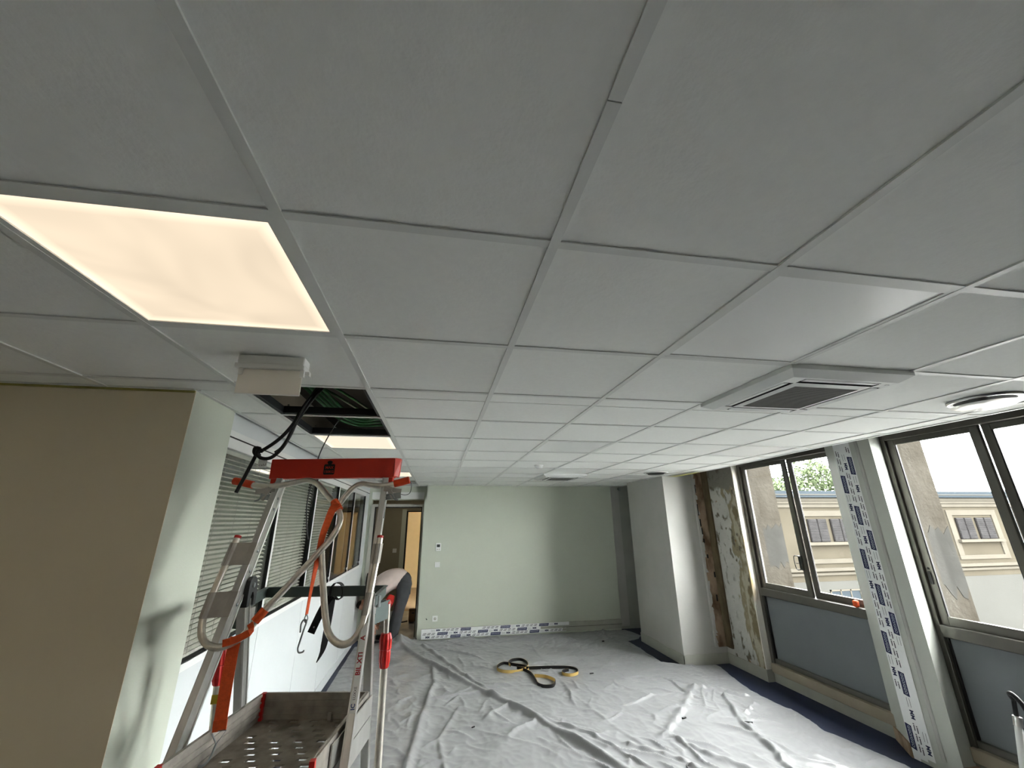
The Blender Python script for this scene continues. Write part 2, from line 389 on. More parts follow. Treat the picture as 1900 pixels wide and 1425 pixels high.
# ------------------------------------------------------------------ dimensions (metres, floor z = 0)
CEIL = 2.442; GX0 = -0.361; GY0 = 0.767; T = 0.6
FAR = 7.66; PX = -1.22; DOORY = 7.9; WX = 4.06
def edge_x(y):
    pts = [(-9, 3.42), (3.1, 3.42), (4.7, 3.53), (9, 3.56)]
    for (a, xa), (b, xb) in zip(pts, pts[1:]):
        if y <= b: return xa + (xb - xa) * (y - a) / (b - a)
    return 3.56

# ------------------------------------------------------------------ setting: floor, walls
fl = MB(); fl.box(-4.6, 4.3, -3.2, 7.9, -.12, 0); struct('floor', fl, M_FLOOR)
fl = MB(); fl.box(-2.6, .9, 7.9, 13.5, -.12, 0); struct('floor_corridor', fl, M_BROWNFL)

wf = MB(); wf.box(-.2, 3.28, FAR, 7.95, 0, 2.9); far = struct('wall_far', wf, M_GREEN)
wf = MB(); wf.box(3.28, 4.3, 7.72, 7.95, 0, 2.9); struct('wall_far_corner', wf, M_GREYWALL)
struct('trim_1', MB().box(3.28, 3.46, 7.705, 7.72, .05, 2.9), M_WHITEWALL)
# wall left: the near taupe wall and its pale end face
wl = thing('wall_left', (-2.4, 2.3, 0), kind='structure')
obj('taupe_face', MB().box(-4.6, -1.185, 2.12, 2.123, 0, 2.75), M_TAUPE, wl)
obj('end_face', MB().box(-1.4, -1.185, 2.123, 2.53, 0, 2.75), M_GREEN, wl)
obj('rear_face', MB().box(-4.6, -1.4, 2.123, 2.53, 0, 2.75), M_CORR, wl)
struct('wall_near', MB().box(-4.6, 4.3, -3.35, -3.2, 0, 2.9), mat('rear_bounce_white', srgb(236, 234, 226), .8, var=.01))  # unseen wall, white chosen to bounce light onto the near side
struct('wall_left_side', MB().box(-4.75, -4.6, -3.35, 8.0, 0, 2.9), M_TAUPE)
# office behind the partition: end wall with a beige door
struct('wall_office_end', MB().box(-4.6, -1.3, DOORY, 8.0, 0, 2.9), M_GREEN)
d2 = thing('door_2', (-1.47, 7.88, 0), kind='structure')
obj('leaf', MB().box(-1.66, -1.36, 7.86, 7.9, 0, 2.07), M_WOODDOOR, d2)
obj('frame', MB().box(-1.69, -1.66, 7.855, 7.9, 0, 2.1).box(-1.36, -1.335, 7.855, 7.9, 0, 2.1).box(-1.66, -1.36, 7.855, 7.9, 2.07, 2.1), M_SKIRT, d2)
struct('ceiling_office', MB().box(-4.6, -1.32, 2.53, 7.9, 2.5, 2.56), M_TILE)
# door wall: wall above and the door frame
dw = thing('wall_door', (-.7, 7.95, 0), kind='structure')
obj('lintel', MB().box(-1.3, -.2, DOORY, 8.0, 2.2, 2.9), M_GREEN, dw)
obj('jamb_wall', MB().box(-1.3, -1.16, DOORY, 8.0, 0, 2.2), M_GREEN, dw)
obj('jamb_side', MB().box(-.236, -.2, 7.66, 8.0, 0, 2.2), M_GREEN, dw)
d1 = thing('door_1', (-.7, 7.88, 0), kind='structure')
obj('frame', MB().box(-1.16, -1.10, 7.86, 8.0, 0, 2.13).box(-.275, -.236, 7.86, 8.0, 0, 2.13).box(-1.10, -.275, 7.86, 8.0, 2.08, 2.13), M_SKIRT, d1)
obj('seal', MB().box(-1.10, -1.085, 7.87, 7.99, 0, 2.08).box(-.29, -.275, 7.87, 7.99, 0, 2.08).box(-1.085, -.29, 7.87, 7.99, 2.065, 2.08), M_GASKET, d1)
obj('transom_box', MB().box(-1.165, -.25, 7.86, 7.9, 2.215, 2.335), M_PLASTIC, dw, bevel=.004)
# corridor
cw = thing('wall_corridor', (-.6, 10.3, 0), kind='structure')
obj('back_wall', MB().box(-2.6, -.70, 10.2, 10.3, 0, 2.6), M_CORR, cw)
obj('over_door', MB().box(-.70, .9, 10.2, 10.3, 2.06, 2.6), M_CORR, cw)
obj('right_wall', MB().box(-.2, -.1, 8.0, 10.2, 0, 2.6), M_CORR, cw)
obj('left_wall', MB().box(-2.7, -2.6, 8.0, 10.3, 0, 2.6), M_CORR, cw)
obj('end_wall', MB().box(-2.6, .9, 13.4, 13.5, 0, 2.6), M_CORRW, cw)
obj('end_side', MB().box(-2.6, -2.5, 10.3, 13.4, 0, 2.6).box(.8, .9, 10.3, 13.4, 0, 2.6), M_CORRW, cw)
obj('door_casing', MB().box(-.80, -.70, 10.17, 10.2, 0, 2.1), M_GREEN, cw)
d3 = thing('door_3', (-.5, 10.2, 0), kind='structure')
obj('frame', MB().box(-.70, -.67, 10.16, 10.28, 0, 2.06).box(-.28, -.25, 10.16, 10.28, 0, 2.06).box(-.67, -.28, 10.16, 10.28, 2.04, 2.06), M_GASKET, d3)
struct('ceiling_corridor', MB().box(-2.7, .9, 8.0, 13.5, 2.45, 2.5), M_TILE)

# wall right: everything around the windows
wr = thing('wall_right', (4.1, 4, 0), kind='structure')
pil = MB().box(3.30, 4.3, 5.745, 6.95, 0, 2.9); obj('pilaster', pil, M_WHITEWALL, wr)
obj('corner_recess', MB().box(4.0, 4.3, 6.95, 7.72, 0, 2.9), M_GREYWALL, wr)
o_dm = MB().box(3.95, 4.15, 5.07, 5.745, 0, 2.9)
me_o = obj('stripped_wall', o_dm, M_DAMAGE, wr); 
# move its local origin to the window edge so the damage follows that edge
def reorigin(o, p):
    p = Vector(p); d = p - ORG[o]
    for v in o.data.vertices: v.co -= d
    o.location = o.location + d; ORG[o] = p
reorigin(me_o, (3.95, 5.07, 0))
obj('bare_masonry_strip', MB().box(3.775, 3.95, 5.72, 5.745, .2, 2.9), M_BRICK, wr)
mb = MB().box(3.925, 3.952, 5.60, 5.745, .2, 2.9); obj('bare_masonry_edge', mb, M_BRICKD, wr)
obj('peeling_reveal', MB().box(3.95, 4.03, 5.055, 5.07, 0, 2.9), M_PEEL, wr)
# rough edge of the plaster next to the bare strip
mb = MB(); random.seed(3); z = .2
while z < 2.85:
    h = random.uniform(.03, .12); ww = random.uniform(.004, .045)
    mb.hexa([(3.775 - .01, 5.708, z), (3.775 + ww, 5.708, z), (3.775 + ww, 5.745, z), (3.765, 5.745, z)],
            [(3.765, 5.708, z + h), (3.775 + random.uniform(.0, .04), 5.708, z + h), (3.80, 5.745, z + h), (3.765, 5.745, z + h)]); z += h
o = obj('plaster_edge', mb, M_WHITEWALL, wr)
mb = MB(); 
for (x, zz, w_, h_) in ((3.782, 1.88, .012, .16), (3.79, 1.73, .018, .10), (3.80, 1.62, .014, .09), (3.79, 2.2, .01, .12), (3.81, 1.5, .012, .06), (3.83, 1.3, .016, .05), (3.90, 1.05, .012, .07), (3.88, .75, .012, .08)):
    mb.box(x, x + w_, 5.704, 5.724, zz, zz + h_)
obj('plaster_hollow', mb, M_GASKET, wr)
def pillar(y0, y1, n0, n1):
    """window pillar, y0 near the camera; face at x = 3.86 from n0 to n1"""
    mb = MB(); mb.prism([(4.15, y0), (4.15, y1 - .16), (4.025, y1 - .16), (4.025, y1 - .045), (3.86, n1), (3.86, n0), (4.0, n0 + .03), (4.06, y0)], 0, 2.9)
    obj('window_pillar', mb, mat('pillar_paint', srgb(186, 190, 182), .75, var=.02, scale=3, bump=.05, bscale=120, spec=.25), wr)
    obj('corner_moulding', MB().tube([(3.862, n1 - .235, 0.08), (3.862, n1 - .235, 2.6)], .016, 12), M_WHITEWALL, wr)
pillar(3.12, 3.72, 3.07, 3.43)
pillar(1.02, 1.62, .97, 1.33)
obj('blank_wall', MB().box(4.0, 4.3, -3.2, 1.02, 0, 2.9), M_WHITEWALL, wr)
obj('parapet_skirting', MB().box(4.03, 4.10, 1.62, 5.07, 0, .105), M_SKIRT, wr)
obj('wall_foot', MB().box(4.10, 4.15, 1.62, 5.07, 0, .06), M_WHITEWALL, wr)
obj('head_wall', MB().box(4.03, 4.15, 1.62, 5.07, 2.6, 2.9), M_GREYWALL, wr)
# broken plinth at the foot of the pillar
obj('plinth_patch', MB().prism([(4.02, 3.69), (3.852, 3.44), (3.85, 3.43), (3.86, 3.42), (4.03, 3.66)], 0, .10), M_BRICK, wr)
obj('plinth_patch', MB().box(3.85, 3.99, 3.05, 3.068, 0, .10), M_BRICK, wr)
o_ = MB().box(4.15, 4.3, 5.10, 14, -3.2, 5.5).box(4.15, 4.3, 3.15, 3.55, -3.2, 5.5).box(4.15, 4.3, -6, 1.6, -3.2, 5.5).box(4.15, 4.3, 1.6, 5.1, 2.62, 5.5).box(4.15, 4.3, 1.6, 5.1, -3.2, .1)
obj('outer_render', o_, M_FIN, wr)
sk = MB(); sk.box(3.288, 3.30, 5.733, 6.95, 0, .125).box(3.288, 3.95, 5.733, 5.745, 0, .125).box(3.938, 3.95, 5.06, 5.733, 0, .125).box(3.938, 4.03, 5.045, 5.06, 0, .125)
struct('baseboard_right', sk, M_SKIRT)

def window(n, y0, y1, mull, vis_lock=None, latch=False):
    """aluminium sliding window over an infill panel; y1 is the far jamb, y0 the near one, mull the meeting stile"""
    t = thing('window_%d' % n, (4.08, (y0 + y1) / 2, 0), kind='structure')
    fr = MB(); fr.box(4.03, 4.14, y1 - .05, y1, .1, 2.6).box(4.03, 4.14, y0, y0 + .05, .1, 2.6).box(4.03, 4.14, y0 + .05, y1 - .05, 2.50, 2.6)
    fr.box(4.02, 4.14, y0 + .05, y1 - .05, .925, 1.01)
    obj('frame', fr, M_FRAME, t, bevel=.004)
    a = mull + .06; b = mull - .06
    for (ya, yb, x) in ((a - .06, y1 - .05, 4.055), (y0 + .05, b + .06, 4.09)):
        s = MB(); s.box(x, x + .03, ya, ya + .055, 1.01, 2.50).box(x, x + .03, yb - .055, yb, 1.01, 2.50).box(x, x + .03, ya + .055, yb - .055, 1.01, 1.075).box(x, x + .03, ya + .055, yb - .055, 2.455, 2.50)
        so = obj('sash', s, M_FRAME, t, bevel=.003)
        g = MB(); g.box(x + .006, x + .02, ya + .055, ya + .062, 1.075, 2.455).box(x + .006, x + .02, yb - .062, yb - .055, 1.075, 2.455)
        obj('glazing_gasket', g, M_GASKET, so)
        obj('pane', MB().box(x + .012, x + .016, ya + .062, yb - .062, 1.075, 2.455), M_GLASS, so)
    obj('infill_panel', MB().box(4.07, 4.09, y0 + .06, y1 - .06, .25, .92), M_GREYPANEL, t)
    g = MB().box(4.055, 4.085, y1 - .066, y1 - .05, .23, .925).box(4.055, 4.085, y0 + .05, y0 + .066, .23, .925).box(4.06, 4.085, y0 + .066, y1 - .066, .915, .925)
    obj('panel_gasket', g, M_GASKET, t)
    obj('bottom_rail', MB().box(4.045, 4.12, y0 + .05, y1 - .05, .20, .25), M_FRAME, t, bevel=.003)
    obj('ledge', MB().box(4.0, 4.12, y0 + .02, y1 - .02, .105, .20), M_BEIGE, t, bevel=.006)
    if vis_lock:
        lk = MB(); lk.lathe((4.052, vis_lock, 1.425), [(.009, -.001), (.009, .006)], 16, 'x'); lk.box(4.046, 4.056, vis_lock - .011, vis_lock + .011, 1.315, 1.395)
        lk.lathe((4.05, vis_lock, 1.395), [(.011, -.002), (.011, .006)], 16, 'x').lathe((4.05, vis_lock, 1.315), [(.011, -.002), (.011, .006)], 16, 'x')
        obj('lock', lk, M_BLACK, t)
    if latch:
        lt = MB(); lt.box(4.035, 4.055, latch - .01, latch + .03, 1.28, 1.43)
        lt.tube(smooth_path([(4.03, latch, 1.29), (4.01, latch + .05, 1.29), (4.01, latch + .055, 1.42), (4.03, latch, 1.42)], 4), .005, 8).tube([(4.015, latch + .05, 1.35), (4.04, latch, 1.35)], .004, 8)
        obj('latch', lt, M_DARK, t)
    return t
window(1, 3.565, 5.055, 4.27, latch=4.31)
window(2, 1.62, 3.12, 2.40, vis_lock=3.045)

# ------------------------------------------------------------------ ceiling
ce = thing('ceiling', (1, 3, CEIL), kind='structure')
TW = .024
def shared(name, me, loc, parent, key=None):
    o = bpy.data.objects.new(name, me); C.objects.link(o); o.parent = parent; o.location = Vector(loc) - ORG[parent]; ORG[o] = Vector(loc); return o
def gx(i): return GX0 + i * T
def gy(j): return GY0 + j * T
LIT = [(2, -4), (5, -4), (-4, 0), (-4, -4), (-1, -4), (-1, 0), (-1, 4), (-1, 8)]  # rear row and far-left panel are added fill, out of view
OFF = [(2, 0), (2, 4), (2, 8), (5, 0), (5, 4), (5, 8)]
HOLES = [(-1, 2), (-1, 3), (-1, 10)]
AC = [(3, 1), (3, 8)]
tile0 = MB().box(-.294, .294, -.294, .294, .004, .019)
tile_me = obj('ceiling_tile', tile0, M_TILE, ce); base_me = tile_me.data
for v in base_me.vertices: v.co += ORG[ce]
bpy.data.objects.remove(tile_me)
def left_limit(y): return -4.6 if y < 2.12 else PX + .03
for j in range(-7, 12):
    for i in range(-8, 7):
        x0, x1, y0, y1 = gx(i), gx(i) + T, gy(j), gy(j) + T
        if (i, j) in LIT or (i, j) in OFF or (i, j) in HOLES or (i, j) in AC: continue
        parts = [(y0, y1)]
        if y0 < 2.12 < y1: parts = [(y0, 2.12), (2.12, y1)]
        for (ya, yb) in parts:
            if yb > FAR + .001: yb = FAR + (.0 if x0 > -.3 else .24)
            if yb - ya < .03: continue
            ll = left_limit((ya + yb) / 2); xa = max(x0, ll); xr = min(edge_x(ya), edge_x(yb)); 
            if xa >= x1 - .02 or x0 >= xr: continue
            if ya < 2.12 and yb <= 2.121 and x1 <= -1.0: pass
            full = abs(yb - ya - T) < 1e-6 and xa == x0 and x1 <= xr
            if full: shared('ceiling_tile', base_me, (x0 + T / 2, y0 + T / 2, CEIL), ce)
            else:
                m = .004
                X1a = min(x1, edge_x(ya)) - m; X1b = min(x1, edge_x(yb)) - m
                b = [(xa + m, ya + m), (X1a, ya + m), (X1b, yb - m), (xa + m, yb - m)]
                obj('ceiling_tile', MB().prism(b, CEIL + .004, CEIL + .019), M_TILE, ce)
# tees
def lit_clear(i, j): return (i, j) in AC
for i in range(-7, 7):
    x = gx(i)
    segs = []
    y0 = -3.2; y1 = FAR if x > -.25 else DOORY
    if x < PX + .03: y1 = 2.12
    cuts = [.419 if i == 1 else None]
    parts = [(y0, y1)]
    if i == 1: parts = [(y0, .4175), (.4195, y1)]
    for a, b in parts:
        mb = MB().box(x - TW / 2, x + TW / 2, a, b, CEIL - .002, CEIL + .003).box(x - .002, x + .002, a, b, CEIL + .003, CEIL + .036)
        obj('main_runner', mb, M_TEE, ce)
tee = MB().box(-.288, .288, -TW / 2, TW / 2, -.001, .003).box(-.288, .288, -.002, .002, .003, .034)
tee_o = obj('cross_tee', tee, M_TEE, ce); tee_me = tee_o.data
for v in tee_me.vertices: v.co += ORG[ce]
bpy.data.objects.remove(tee_o)
for j in range(-6, 12):
    y = gy(j)
    for i in range(-7, 6):
        if gx(i) + T <= left_limit(y) + .05: continue
        if gx(i) < left_limit(y): 
            xa = left_limit(y); obj('cross_tee', MB().box(xa, gx(i) + T - .012, y - TW / 2, y + TW / 2, CEIL - .001, CEIL + .003), M_TEE, ce); continue
        shared('cross_tee', tee_me, (gx(i) + T / 2, y, CEIL), ce)
    obj('cross_tee', MB().box(gx(6) + .012, edge_x(y), y - TW / 2, y + TW / 2, CEIL - .001, CEIL + .003), M_TEE, ce)
# edge angles
mb = MB(); ys = [-3.2, 3.1, 4.7, 5.74]
for a, b in zip(ys, ys[1:]):
    xa, xb = edge_x(a), edge_x(b)
    mb.hexa([(xa - .022, a, CEIL - .002), (xa + .002, a, CEIL - .002), (xb + .002, b, CEIL - .002), (xb - .022, b, CEIL - .002)], [(xa - .022, a, CEIL + .002), (xa + .002, a, CEIL + .002), (xb + .002, b, CEIL + .002), (xb - .022, b, CEIL + .002)])
    mb.hexa([(xa, a, CEIL + .002), (xa + .003, a, CEIL + .002), (xb + .003, b, CEIL + .002), (xb, b, CEIL + .002)], [(xa, a, CEIL + .06), (xa + .003, a, CEIL + .06), (xb + .003, b, CEIL + .06), (xb, b, CEIL + .06)])
obj('edge_angle', mb, M_TEE, ce)
mb = MB().box(-.2, 3.3, FAR - .02, FAR, CEIL - .002, CEIL + .002).box(-4.6, -1.185, 2.10, 2.12, CEIL - .002, CEIL + .002).box(-1.185, -1.165, 2.12, DOORY, CEIL - .002, CEIL + .002).box(-1.2, -.2, DOORY - .02, DOORY, CEIL - .002, CEIL + .002)
obj('wall_angle', mb, M_TEE, ce)
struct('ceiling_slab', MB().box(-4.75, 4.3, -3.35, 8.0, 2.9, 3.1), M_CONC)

# ------------------------------------------------------------------ ceiling fittings
LITLAB = {0: 'large lit warm white ceiling panel light nearest the camera, at upper left', 4: 'lit ceiling panel light just beyond the open ceiling hole, above the red bar',
          8: 'small far lit ceiling panel light behind the right end of the red bar', -4: 'unseen ceiling panel light behind the camera, overbright as fill'}
def panel_light(i, j, lit, label, group):
    x, y = gx(i) + T / 2, gy(j) + T / 2
    t = thing('ceiling_panel_light', (x, y, CEIL), label, 'light', group)
    f = MB(); a, b = .288, .272
    for s in (-1, 1): f.box(x + s * a, x + s * b, y - a, y + a, CEIL - .0005, CEIL + .012).box(x - b, x + b, y + s * a, y + s * b, CEIL - .0005, CEIL + .012)
    obj('frame', f, M_TEE, t)
    obj('diffuser', MB().box(x - b, x + b, y - b, y + b, CEIL + .003, CEIL + .008), (M_REARFILL if j == -4 else M_LED if j == 0 else M_LEDB) if lit else M_OFFLED, t)
    return t
for (i, j) in LIT: panel_light(i, j, True, LITLAB[j] if i == -1 else 'added fill panel light behind the camera in the middle row' if i == 2 else 'added fill panel light behind the camera on the window side' if i == 5 else ('added unseen fill panel light over the taupe wall corner at left' if j == 0 else 'added fill panel light far behind the camera at left'), 'lit ceiling panel lights')
OFFLAB = {(2, 0): 'large unlit glossy white ceiling panel light left of the near air conditioner', (2, 4): 'unlit grey ceiling panel light in the middle of the ceiling, beyond the near air conditioner',
          (2, 8): 'far unlit ceiling panel light left of the far air conditioner', (5, 0): 'unlit ceiling panel light at the right edge of the photo, before the round diffuser',
          (5, 4): 'unlit ceiling panel light with shiny window reflection close to the window with trees', (5, 8): 'far unlit ceiling panel light beside the dark round vent near the white pilaster',
          (2, -4): 'unlit ceiling panel light behind the camera, middle row', (5, -4): 'unlit ceiling panel light behind the camera, window row'}
for (i, j) in OFF: panel_light(i, j, False, OFFLAB[(i, j)], 'unlit ceiling panel lights')

def air_con(i, j, label):
    x0, y0 = gx(i), gy(j); t = thing('air_conditioner', (x0 + .3, y0 + .3, CEIL), label, 'air conditioner', 'cassette air conditioners')
    zb = CEIL - .042; e = .013
    # casing: bevelled square plate with four slots left out
    mb = MB(); A = (x0 - e, x0 + T + e, y0 - e, y0 + T + e); B = (x0 + .03, x0 + T - .03, y0 + .03, y0 + T - .03)
    o_ = [(A[0], A[2]), (A[1], A[2]), (A[1], A[3]), (A[0], A[3])]; n_ = [(B[0], B[2]), (B[1], B[2]), (B[1], B[3]), (B[0], B[3])]
    for k in range(4):
        a, b = o_[k], o_[(k + 1) % 4]; c, d = n_[(k + 1) % 4], n_[k]
        mb.quad((a[0], a[1], CEIL), (b[0], b[1], CEIL), (b[0], b[1], CEIL - .018), (a[0], a[1], CEIL - .018))
        mb.quad((a[0], a[1], CEIL - .018), (b[0], b[1], CEIL - .018), (c[0], c[1], zb), (d[0], d[1], zb))
    cx, cy = x0 + .3, y0 + .3
    s0, s1, q = .205, .255, .20        # slot from s0 to s1 out from the centre, half length q
    H_ = .27
    for (ux, uy) in ((1, 0), (0, 1), (-1, 0), (0, -1)):
        vx, vy = -uy, ux
        def P(u, v, z=zb): return (cx + ux * u + vx * v, cy + uy * u + vy * v, z)
        mb.quad(P(s1, -q), P(H_, -H_), P(H_, H_), P(s1, q)); mb.quad(P(s0, -s0), P(s1, -q), P(s1, q), P(s0, q)) if False else None
        mb.quad(P(s0, q), P(s1, q), P(H_, H_), P(s0, s0)); mb.quad(P(s0, -s0), P(H_, -H_), P(s1, -q), P(s0, -q))
    obj('casing', mb, M_ACW, t)
    zi = zb
    mb = MB()   # intake surround
    for (ux, uy) in ((1, 0), (0, 1), (-1, 0), (0, -1)):
        vx, vy = -uy, ux
        def P(u, v, z=zb): return (cx + ux * u + vx * v, cy + uy * u + vy * v, z)
        mb.quad(P(.17, -.17, zb - .004), P(s0, -s0, zb), P(s0, s0, zb), P(.17, .17, zb - .004))
    obj('intake_frame', mb, M_ACW, t)
    g = MB()
    for k in range(34):
        yy = cy - .168 + k * .01; g.box(cx - .17, cx + .17, yy, yy + .006, zb - .003, zb + .002)
    g.box(cx - .17, cx + .17, cy - .17, cy + .17, zb + .006, zb + .008)
    obj('intake_grille', g, M_GRILLE, t)
    for (ux, uy) in ((1, 0), (0, 1), (-1, 0), (0, -1)):
        vx, vy = -uy, ux
        def P(u, v, z): return (cx + ux * u + vx * v, cy + uy * u + vy * v, z)
        s = MB(); s.quad(P(s0, -q, zb + .02), P(s1, -q, zb + .02), P(s1, q, zb + .02), P(s0, q, zb + .02))
        for (a, b, c, d) in ((P(s0, -q, zb), P(s0, q, zb), P(s0, q, zb + .02), P(s0, -q, zb + .02)), (P(s1, -q, zb), P(s1, q, zb), P(s1, q, zb + .02), P(s1, -q, zb + .02))): s.quad(a, b, c, d)
        so = obj('outlet_slot', s, M_GASKET, t)
        fl_ = MB(); fl_.hexa([P(s0 + .018, -q + .01, zb + .001), P(s1 - .004, -q + .01, zb - .001), P(s1 - .004, q - .01, zb - .001), P(s0 + .018, q - .01, zb + .001)],
                             [P(s0 + .018, -q + .01, zb + .004), P(s1 - .004, -q + .01, zb + .003), P(s1 - .004, q - .01, zb + .003), P(s0 + .018, q - .01, zb + .004)])
        obj('outlet_flap', fl_, M_ACW, so)
    obj('indicator_lamp', MB().box(cx + .235, cx + .25, cy - .245, cy - .235, zb - .002, zb), M_PLASTIC, t)
air_con(3, 1, 'near white square cassette air conditioner with grey grille, at right of ceiling')
air_con(3, 8, 'far white cassette air conditioner on the ceiling close to the far wall')

def diffuser(i, j, label, dark):
    x, y = gx(i) + T / 2, gy(j) + T / 2
    t = thing('round_air_diffuser', (x, y, CEIL), label, 'air diffuser', 'round ceiling air diffusers')
    if not dark:
        obj('outer_ring', MB().lathe((x, y, CEIL), [(.10, 0), (.150, -.002), (.146, -.010), (.118, -.008), (.10, 0)], 40), M_CHROME, t, smooth=True)
        obj('throat', MB().lathe((x, y, CEIL), [(.122, -.0085), (.117, -.009)], 32), M_GASKET, t)
        obj('disc', MB().lathe((x, y, CEIL), [(.02, -.030), (.100, -.032), (.136, -.028), (.112, -.040), (.02, -.047)], 40), M_CHROME, t, smooth=True)
        obj('stem', MB().lathe((x, y, CEIL), [(.015, 0), (.015, -.03)], 10), M_GALV, t)
    else:
        obj('outer_ring', MB().lathe((x, y, CEIL), [(.10, 0), (.165, -.002), (.16, -.012), (.135, -.010), (.13, .0)], 40), M_TEE, t, smooth=True)
        obj('throat', MB().lathe((x, y, CEIL), [(.135, -.008), (.13, -.0085)], 32), M_GASKET, t)
        obj('disc', MB().lathe((x, y, CEIL), [(.02, -.030), (.10, -.026), (.11, -.018), (.02, -.015)], 32), M_DARK, t, smooth=True)
diffuser(5, 1, 'shiny metal round ceiling diffuser at the far right, above the nearer window', False)
diffuser(5, 7, 'dark round ceiling vent above the white pilaster near the far end', True)
for jj in ((2, -1),): pass
x, y = 1.139, 4.667
t = thing('smoke_detector', (x, y, CEIL), 'small white round smoke detector on a ceiling tile before the far air conditioner', 'smoke detector')
obj('base', MB().lathe((x, y, CEIL), [(.052, 0), (.052, -.014), (.046, -.016)], 28), M_PLASTIC, t, smooth=True)
obj('head', MB().lathe((x, y, CEIL), [(.044, -.016), (.042, -.03), (.026, -.042), (.0, -.044)][:3] + [(.01, -.044)], 28), M_PLASTIC, t, smooth=True)

# emergency light
t = thing('emergency_light', (-.655, 1.61, CEIL), 'white emergency light with hanging clear blank plate beside the ceiling hole', 'emergency light')
obj('housing', MB().box(-.775, -.537, 1.585, 1.655, 2.405, CEIL - .001), M_PLASTIC, t, bevel=.006)
obj('cover', MB().box(-.779, -.533, 1.58, 1.66, 2.386, 2.405), M_PLASTIC, t, bevel=.004)
for xx in (-.765, -.548): obj('clip', MB().box(xx, xx + .014, 1.588, 1.602, 2.36, 2.39).box(xx + .012, xx + .03, 1.60, 1.62, 2.37, 2.386), M_PLASTIC, t)
mm = translucent('frosted_plate', srgb(238, 236, 230), .5)
obj('plate', MB().box(-.765, -.540, 1.594, 1.600, 2.289, 2.385), mm, t)
obj('plate_edge', MB().box(-.765, -.540, 1.5935, 1.6005, 2.286, 2.289), M_PLASTIC, t)

# plenum contents above the open tiles
t = thing('steel_channel', (-.7, 2.0, 2.5), 'dark steel channel frame just above the open ceiling tiles', 'steel channel')
obj('long_rail', MB().box(-.955, -.93, 1.99, 3.16, 2.448, 2.488), M_STUD, t); obj('long_rail', MB().box(-.392, -.37, 1.99, 3.16, 2.448, 2.488), M_STUD, t)
for yy in (2.535, 3.13): obj('cross_rail', MB().box(-.93, -.392, yy, yy + .022, 2.449, 2.49), M_STUD, t)
for k, (xx, yy, zz) in enumerate(((-.93, 2.55, 2.49), (-.93, 3.12, 2.49))): obj('screw', MB().lathe((xx + .02, yy - .006, zz), [(.006, 0), (.006, .012)], 8), M_GALV, t)
t = thing('steel_joist', (-.5, 2.3, 2.66), 'grey steel joist seen through the ceiling hole, running away', 'steel joist')
obj('web', MB().box(-.43, -.40, 1.9, 3.6, 2.62, 2.76), M_STUD, t); obj('lower_flange', MB().box(-.46, -.37, 1.9, 3.6, 2.61, 2.62), M_STUD, t)
t = thing('ventilation_duct', (-.7, 2.4, 2.7), 'grey sheet metal duct high up inside the ceiling hole', 'duct')
obj('body', MB().box(-1.1, -.47, 2.25, 2.50, 2.72, 2.86), M_GALV, t); obj('seam', MB().box(-.80, -.78, 2.245, 2.505, 2.715, 2.865), M_GALV, t)
random.seed(11)
glab = ['green data cable in the ceiling hole, lowest of the sagging loops', 'green data cable in the ceiling hole, second sagging loop up', 'green data cable in the ceiling hole, third sagging loop up', 'green data cable in the ceiling hole, topmost sagging loop',
        'straight green data cable at the left of the ceiling hole', 'straight green data cable beside the black cables in the ceiling hole']
for k in range(4):
    o_ = k * .028
    pts = smooth_path([(-.86 + .5 * o_, 2.02, 2.66 + .5 * o_), (-.80 + .6 * o_, 2.30, 2.58 + .5 * o_), (-.735 + .8 * o_, 2.70, 2.53 + .3 * o_), (-.70 + 1.2 * o_, 2.92 - o_ * .3, 2.508 + .3 * o_), (-.62 + 1.2 * o_, 3.06 - o_ * 1.2, 2.502 + .3 * o_), (-.50 + .3 * o_, 3.08 - o_ * 1.8, 2.505 + .4 * o_), (-.37, 3.03 - o_ * 1.8, 2.515 + o_ * .5), (-.1, 3.0 - o_, 2.60 + o_)], 5)
    tag(obj('green_cable', MB().tube(pts, .010, 8), M_GREENC, smooth=True), glab[k], 'cable', 'green cables above the open ceiling')
for k in range(2):
    pts = smooth_path([(-1.0 + k * .1, 1.95, 2.70 - k * .02), (-.86 + k * .09, 2.3, 2.64), (-.70 + k * .08, 2.7, 2.62), (-.6 + k * .08, 3.4, 2.66)], 5)
    tag(obj('green_cable', MB().tube(pts, .009, 8), M_GREENC, smooth=True), glab[4 + k], 'cable', 'green cables above the open ceiling')
tag(obj('yellow_connector', MB().beam((-.47, 2.84, 2.56), (-.42, 2.87, 2.555), (0, 0, 1), .02, .02), M_YELLOW), 'small yellow connector on the green cables in the ceiling hole', 'connector')
tag(obj('white_cable', MB().tube(smooth_path([(-.66, 2.05, 2.66), (-.60, 2.2, 2.58), (-.55, 2.32, 2.56), (-.52, 2.5, 2.62), (-.5, 2.7, 2.68)], 6), .005, 6), M_WHITEC, smooth=True), 'pale grey cable loop inside the ceiling hole', 'cable')
mb = MB(); mb.tube(smooth_path([(-.62, 7.0, 2.905), (-.60, 7.0, 2.55), (-.46, 7.05, 2.44), (-.45, 7.05, 2.30), (-.50, 7.05, 2.245), (-.60, 7.05, 2.25), (-.66, 7.06, 2.30)], 6), .005, 6)
tag(obj('hanging_wire', mb, M_DARK, smooth=True), 'thin dark wire looping out of the far dark ceiling opening', 'cable')

